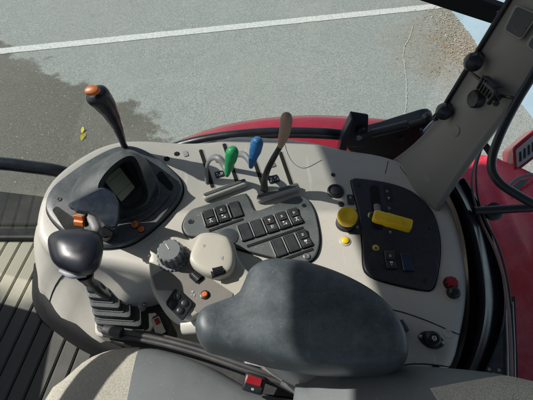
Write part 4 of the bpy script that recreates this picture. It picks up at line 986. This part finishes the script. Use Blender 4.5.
# ================================================================== RIGHT-HAND: dark door surround, plates, tubes
ds = thing('rear_trim', 'tall curved black trim separating the console from the red fender', 'trim', H(480, 280, .7))
base_ = [(444, 186), (456, 210), (464, 238), (468, 268), (469.5, 300), (467, 330), (460, 358), (449, 384), (442, 410)]
wd = [20, 22, 26, 32, 35, 34, 31, 30, 30]
def mrow(f, h): return spline([H(x + w_ * f, y - 8 * f * (i < 3), h + .006 * i) for i, ((x, y), w_) in enumerate(zip(base_, wd))], 40, False)
bm = B(); loft(bm, [mrow(-.8, .72), mrow(-.12, .64), mrow(0, .606), mrow(.10, .612), mrow(.22, .606), mrow(.38, .578), mrow(.46, .574), mrow(.55, .580), mrow(.72, .602), mrow(.86, .606), mrow(1.0, .598), mrow(1.06, .606), mrow(1.08, .66)], closed=False); obj('moulding', bm, mat('trim_black', (.010, .012, .018), .27, var=.15, scale=12, dust=.12, dustc=(.08, .085, .09)), ds, angle=60)
bm = B(); tube(bm, [PL(x, y, H(490, 250, .60), V((0, 0, 1))) for x, y in ((497, 128), (480, 152), (473, 172), (473, 195), (481, 221), (494, 248), (503, 275), (508, 305), (511, 345), (512, 400))], .0024, seg=8, n=50); obj('outer_seal', bm, M['frameedge'], ds)
bm = B(); tube(bm, [H(x, y, .585) for x, y in ((482, 148), (476.5, 168), (477.5, 195), (485, 219), (498, 246), (506.5, 275), (511, 305))], .0018, seg=8, n=50); obj('outer_bead', bm, M['black'], ds)
gap = thing('door_seal_channel', 'dark channel with a worn steel edge beside the red fender', 'channel', H(508, 340, .7))
bm = B(); prism(bm, [H(x, y, .66) for x, y in ((494, 300), (515, 296), (519, 400), (519, 415), (492, 415))], Zup * -.01); obj('channel', bm, M['black'], gap)
bm = B(); tube(bm, [H(505, 302, .645), H(507, 345, .645), H(508, 410, .645)], .0022, seg=8); tube(bm, [H(512.5, 302, .645), H(514.5, 345, .645), H(515.5, 410, .645)], .0014, seg=8); obj('steel_edge', bm, M['metal'], gap)
bp = thing('seat_belt_plate', 'dark perforated steel plate behind the seat', 'plate', H(485, 365, .64))
bm = B(); prism(bm, round_poly([H(x, y, .645) for x, y in ((499, 303), (503, 345), (503, 398), (474, 398), (473, 386), (486, 368), (492, 340))], .003), Zup * -.004); PLT = obj('plate', bm, mat('mottled_steel', (.05, .052, .05), .55, metal=.3, var=.5, scale=60, dust=.6, dustc=(.22, .22, .2)), bp, bevel=.0008)
for x, y in ((497, 326), (496, 336), (489, 369), (494, 374), (499, 370), (499, 382)):
    bm = B(); lathe(bm, H(x, y, .645), Zup, [(.0024, 0), (.0024, .0004), (0, .0004)], 14); obj('hole', bm, M['dimwhite'], PLT)
bm = B(); prism(bm, [H(x, y, .6445) for x, y in ((484, 378), (488.5, 377), (490, 389), (485, 389))], Zup * .002); obj('steel_tab', bm, M['metal'], PLT)

rw = thing('rear_quarter_window_frame', 'black curved tube framing the rear quarter window', 'window frame', H(490, 165, .5))
def rwp(x, y): return DP(x, y, .52)
bm = B(); tube(bm, [rwp(x, y) for x, y in ((548, 45), (536, 70), (519, 98), (506, 122), (497.5, 141), (492, 158), (492.5, 172), (501, 184), (516, 194), (536, 205), (560, 214))], .0056, seg=16, n=60); obj('frame_tube', bm, M['gloss'], rw)
hb_ = thing('grab_bar', 'straight black bar running to the right above the red fender', 'bar', H(490, 212, .7))
bm = B(); tube(bm, [DP(474, 211, .70), DP(500, 209.5, .70), DP(560, 206, .70)], .0075, seg=16); obj('bar', bm, M['black'], hb_)
bm = B(); lathe(bm, DP(495, 211, .715), V((0, -.5, 1)), [(.016, -.01), (.016, 0), (.012, .003), (0, .003)], 26); obj('mount', bm, M['black'], hb_)
br = thing('window_latch', 'short flat black latch behind the curved window tube', 'latch', DP(490, 152, .66))
bm = B(); prism(bm, [DP(x, y, .66) for x, y in ((483.5, 147), (488, 143.5), (497, 154), (494, 162.5))], V((0, .006, -.004))); obj('latch', bm, M['black'], br)

# ================================================================== RED FENDER
fe = thing('rear_fender', 'glossy red rear fender outside the cab glass', 'fender', (.8, .8, 1.2))
YF0, YF1 = .70, .985
tp = [(170, 143), (182, 137), (200, 130), (225, 123), (250, 118.5), (275, 115.5), (310, 113.5), (345, 114.5), (390, 118), (430, 124)]
edge = [YP(x, y + 5, .90) for x, y in tp]; e0 = edge[-1]
edge += [V((e0.x + .06, .90, e0.z - .05)), V((e0.x + .10, .90, e0.z - .16)), V((e0.x + .12, .9, e0.z - .5))]
es = spline(edge, 60, False)
es = [es[0] + V((-.12, 0, -.16)), es[0] + V((-.05, 0, -.06))] + es
rings = []
for y, dz in ((YF0, -.02), (YF0 + .06, .006), (YF0 + .14, .008), (.86, .005), (.90, 0), (.925, -.010), (.94, -.03), (.945, -.09)):
    rings.append([V((p.x, y, p.z + dz)) for p in es])
bm = B(); loft(bm, rings, closed=False); o = obj('arch', bm, M['redpaint'], fe, angle=60); sm = o.modifiers.new('thick', 'SOLIDIFY'); sm.thickness = .004
# inner part by the rear corner window
bm = B()
prof_ = []
rows = []
fa, fb = H(482, 158, .82), H(533, 203, .84)
for x in [.36 + .0125 * i for i in range(60)]:
    r_ = []; ymax = fa.y + (fb.y - fa.y) * (x - fa.x) / (fb.x - fa.x); ymax = min(max(ymax, -.1), fa.y)
    for j in range(40):
        y = -.32 + (ymax + .32) * j / 36 if j < 37 else ymax + (j - 36) * .006
        z = CAM.z - .82 + .055 * math.exp(-((x - .66) / .07) ** 2) + .006 * math.exp(-((x - .56) / .006) ** 2) + .006 * math.exp(-((x - .60) / .006) ** 2) + .014 * math.exp(-((y - .10) / .010) ** 2) - .10 * max(0, (x - .78)) - ((.004, .02, .07)[j - 37] if j > 36 else 0)
        r_.append(V((x, y, z)))
    rows.append(r_)
loft(bm, rows, closed=False); o = obj('inner_panel', bm, M['fender'], fe, angle=180)
# lamp box with grey slots standing on the fender
lb = thing('red_lamp_housing', 'red rimmed box with grey slots seen beyond the curved window tube', 'lamp', DP(525, 155, 1.0))
o0 = DP(524, 152, 1.0); xx = (DP(536, 140, 1.0) - DP(516, 160, .98)).normalized(); zz = V((-.25, -.55, .8)).normalized(); m = fr(o0, xx, zz)
bm = B(); ol = [PL(x, y, o0, zz) for x, y in ((512, 148), (538, 126), (548, 148), (514, 174))]; prism(bm, round_poly(ol, .008), -zz * .08); obj('housing', bm, M['redpaint'], lb, bevel=.006)
bm = B(); ol = [PL(x, y, o0 + zz * .001, zz) for x, y in ((516, 150), (538, 131), (545, 147), (517, 168))]; prism(bm, round_poly(ol, .004), zz * .002); ff = obj('face_plate', bm, M['dimwhite'], lb)
for k in range(5):
    x = 519 + k * 4.2; y = 152.5 - k * 3.3
    bm = B(); prism(bm, round_poly([PL(a_, b_, o0 + zz * .003, zz) for a_, b_ in ((x, y), (x + 2.0, y - 1.4), (x + 2.4, y + 8), (x + .2, y + 9.6))], .001), zz * .0015); obj('slot', bm, M['black'], ff)
gr = thing('fender_bracket', 'grey curved bracket below the red lamp housing', 'bracket', DP(525, 185, .95))
bm = B(); tube(bm, [DP(509, 186, .96), DP(517, 179, .96), DP(530, 175, .96), DP(560, 172, .96)], .004, seg=10, n=14); prism(bm, [DP(x, y, .975) for x, y in ((512, 187), (520, 180), (560, 174), (560, 205), (535, 200))], V((0, 0, -.01))); obj('bracket', bm, mat('bracket_grey', (.16, .19, .18), .5), gr)

# ================================================================== ROOF, DASH, STEERING WHEEL (beyond the frame; they shade the cab)
rf = thing('cab_roof', 'pale cab roof panel overhead', 'roof', (.2, 0, 2.95))
bm = B(); prism(bm, round_poly([V((-.935, -.95, 2.95)), V((1.2, -.95, 2.95)), V((1.2, 1.05, 2.95)), V((-1.02, 1.0, 2.95)), V((-.965, .75, 2.95)), V((-.91, .50, 2.95))], .02), Zup * .025); obj('shell', bm, M['headliner'], rf, bevel=.006)
bm = B(); prism(bm, round_poly([V((-.45, -.9, 2.975)), V((1.15, -.9, 2.975)), V((1.15, 1.0, 2.975)), V((-.45, 1.0, 2.975))], .1), Zup * .12); obj('roof_hatch', bm, M['headliner'], rf, bevel=.03)
dsb = thing('dashboard', 'black dashboard cowl at the front of the cab', 'dashboard', (-1.3, 0, ZF))
bm = B(); prism(bm, round_poly([V((-1.65, -.45, ZF)), V((-1.12, -.45, ZF)), V((-1.06, .0, ZF)), V((-1.12, .525, ZF)), V((-1.65, .525, ZF))], .06), Zup * .50); obj('cowl', bm, M['black'], dsb, bevel=.03)
sw = thing('steering_wheel', 'black steering wheel in front of the seat', 'steering wheel', (-.68, .03, 2.0))
cw = V((-.74, -.13, CAM.z - .50)); wn = V((.5, 0, .86)).normalized(); u_ = V((0, 1, 0)); v_ = wn.cross(u_)
bm = B(); rings = []
for i in range(48):
    a = 2 * math.pi * i / 48; d = u_ * math.cos(a) + v_ * math.sin(a)
    rings.append([cw + d * (.19 + 0.019 * math.cos(q)) + wn * .019 * math.sin(q) for q in [2 * math.pi * k / 12 for k in range(12)]])
loft(bm, rings, loop=True); obj('rim', bm, M['black'], sw)
for a in (90, 210, 330):
    d = u_ * math.cos(R(a)) + v_ * math.sin(R(a)); bm = B(); tube(bm, [cw - wn * .03, cw + d * .1 - wn * .02, cw + d * .188], .011, n=8); obj('spoke', bm, M['black'], sw)
bm = B(); lathe(bm, cw - wn * .06, wn, [(.03, 0), (.05, .02), (.05, .04), (0, .045)], 28); obj('hub', bm, M['black'], sw)
bm = B(); tube(bm, [cw - wn * .05, V((-1.15, -.13, ZF + .42))], .04, seg=16); obj('column', bm, M['black'], sw)

gb = thing('seat_shade_bar', 'added black bar out of view, casting a shadow stripe on the seat', 'rail', (-1.1, .05, 1.9))
bm = B(); tube(bm, [V((-.47, .34, 2.12)), V((-.54, .19, 2.12)), V((-.62, .06, 2.12)), V((-.85, .02, 2.0)), V((-1.12, .05, 1.86))], .019, seg=14, n=30); obj('bar', bm, M['black'], gb)  # added unseen bar, placed to throw a shadow stripe across the seat
# ================================================================== red car parked beyond
car = thing('parked_car', 'shiny red car parked beyond the pavement at the top right', 'car', (3.9, 6.1, 0))
cm = Matrix.Translation((3.75, 5.75, 0)) @ Matrix.Rotation(R(-28), 4, 'Z')
def cs(x, pts): return [cm @ V((x, y, z)) for y, z in pts]
def csec(w, z0, z1, zt=None): return [(-w, z0), (-w * 1.02, (z0 + z1) / 2), (-w * .97, z1 - .06), (-w * .88, z1), (0, z1 + .03), (w * .88, z1), (w * .97, z1 - .06), (w * 1.02, (z0 + z1) / 2), (w, z0), (0, z0 - .02)]
bm = B(); loft(bm, [cs(-2.1, csec(.62, .32, .60)), cs(-2.02, csec(.78, .24, .70)), cs(-1.6, csec(.86, .2, .82)), cs(-.8, csec(.88, .2, .93)), cs(.9, csec(.88, .2, .95)), cs(1.7, csec(.86, .2, .93)), cs(2.02, csec(.8, .26, .86)), cs(2.08, csec(.7, .34, .7))], cap0=True, cap1=True); obj('body', bm, M['redpaint'], car, sub=2)
bm = B(); loft(bm, [cs(-.95, csec(.74, .88, .93)), cs(-.25, csec(.66, .88, 1.38)), cs(.9, csec(.66, .88, 1.40)), cs(1.7, csec(.7, .88, .96))], cap0=True, cap1=True); obj('cabin', bm, M['gloss'], car, sub=2)
for x in (-1.3, 1.3):
    for s_ in (-1, 1):
        bm = B(); ax = (cm.to_3x3() @ V((0, 1, 0))); lathe(bm, cm @ V((x, s_ * .8 - .09, .31)), ax, [(.2, 0), (.30, .01), (.31, .04), (.31, .14), (.30, .17), (.2, .18)], 32); obj('wheel', bm, M['tyre'], car)

# ================================================================== LIGHT, WORLD, CAMERA
sv = V((-.722, .178, .669)).normalized()
w = bpy.data.worlds.new('World'); sc.world = w; w.use_nodes = True
nt = w.node_tree; bg = nt.nodes['Background']; sky = nt.nodes.new('ShaderNodeTexSky'); sky.sky_type = 'NISHITA'; sky.sun_disc = False
el = math.asin(sv.z); az = math.atan2(sv.x, sv.y)
sky.sun_elevation = el; sky.sun_rotation = az; sky.air_density = 1.0; sky.dust_density = 1.5
nt.links.new(sky.outputs[0], bg.inputs[0]); bg.inputs[1].default_value = .085
ld = bpy.data.lights.new('sun', 'SUN'); ld.energy = 5.0; ld.angle = R(.55); ld.color = (1, .975, .91)
lo = bpy.data.objects.new('sun', ld); col.objects.link(lo); lo.rotation_euler = (-sv).to_track_quat('-Z', 'Y').to_euler()
cd = bpy.data.cameras.new('camera'); cam = bpy.data.objects.new('camera', cd); col.objects.link(cam)
cd.sensor_width = 36; cd.lens = 36 * F / 533; cd.clip_start = .02; cd.clip_end = 2000
cam.location = CAM; cam.rotation_euler = (R(90) - PITCH, 0, 0)
sc.camera = cam
sc.view_settings.view_transform = 'Standard'; sc.view_settings.look = 'None'; sc.view_settings.exposure = 0
sc.render.engine = 'CYCLES'; sc.cycles.max_bounces = 6; sc.cycles.transparent_max_bounces = 8
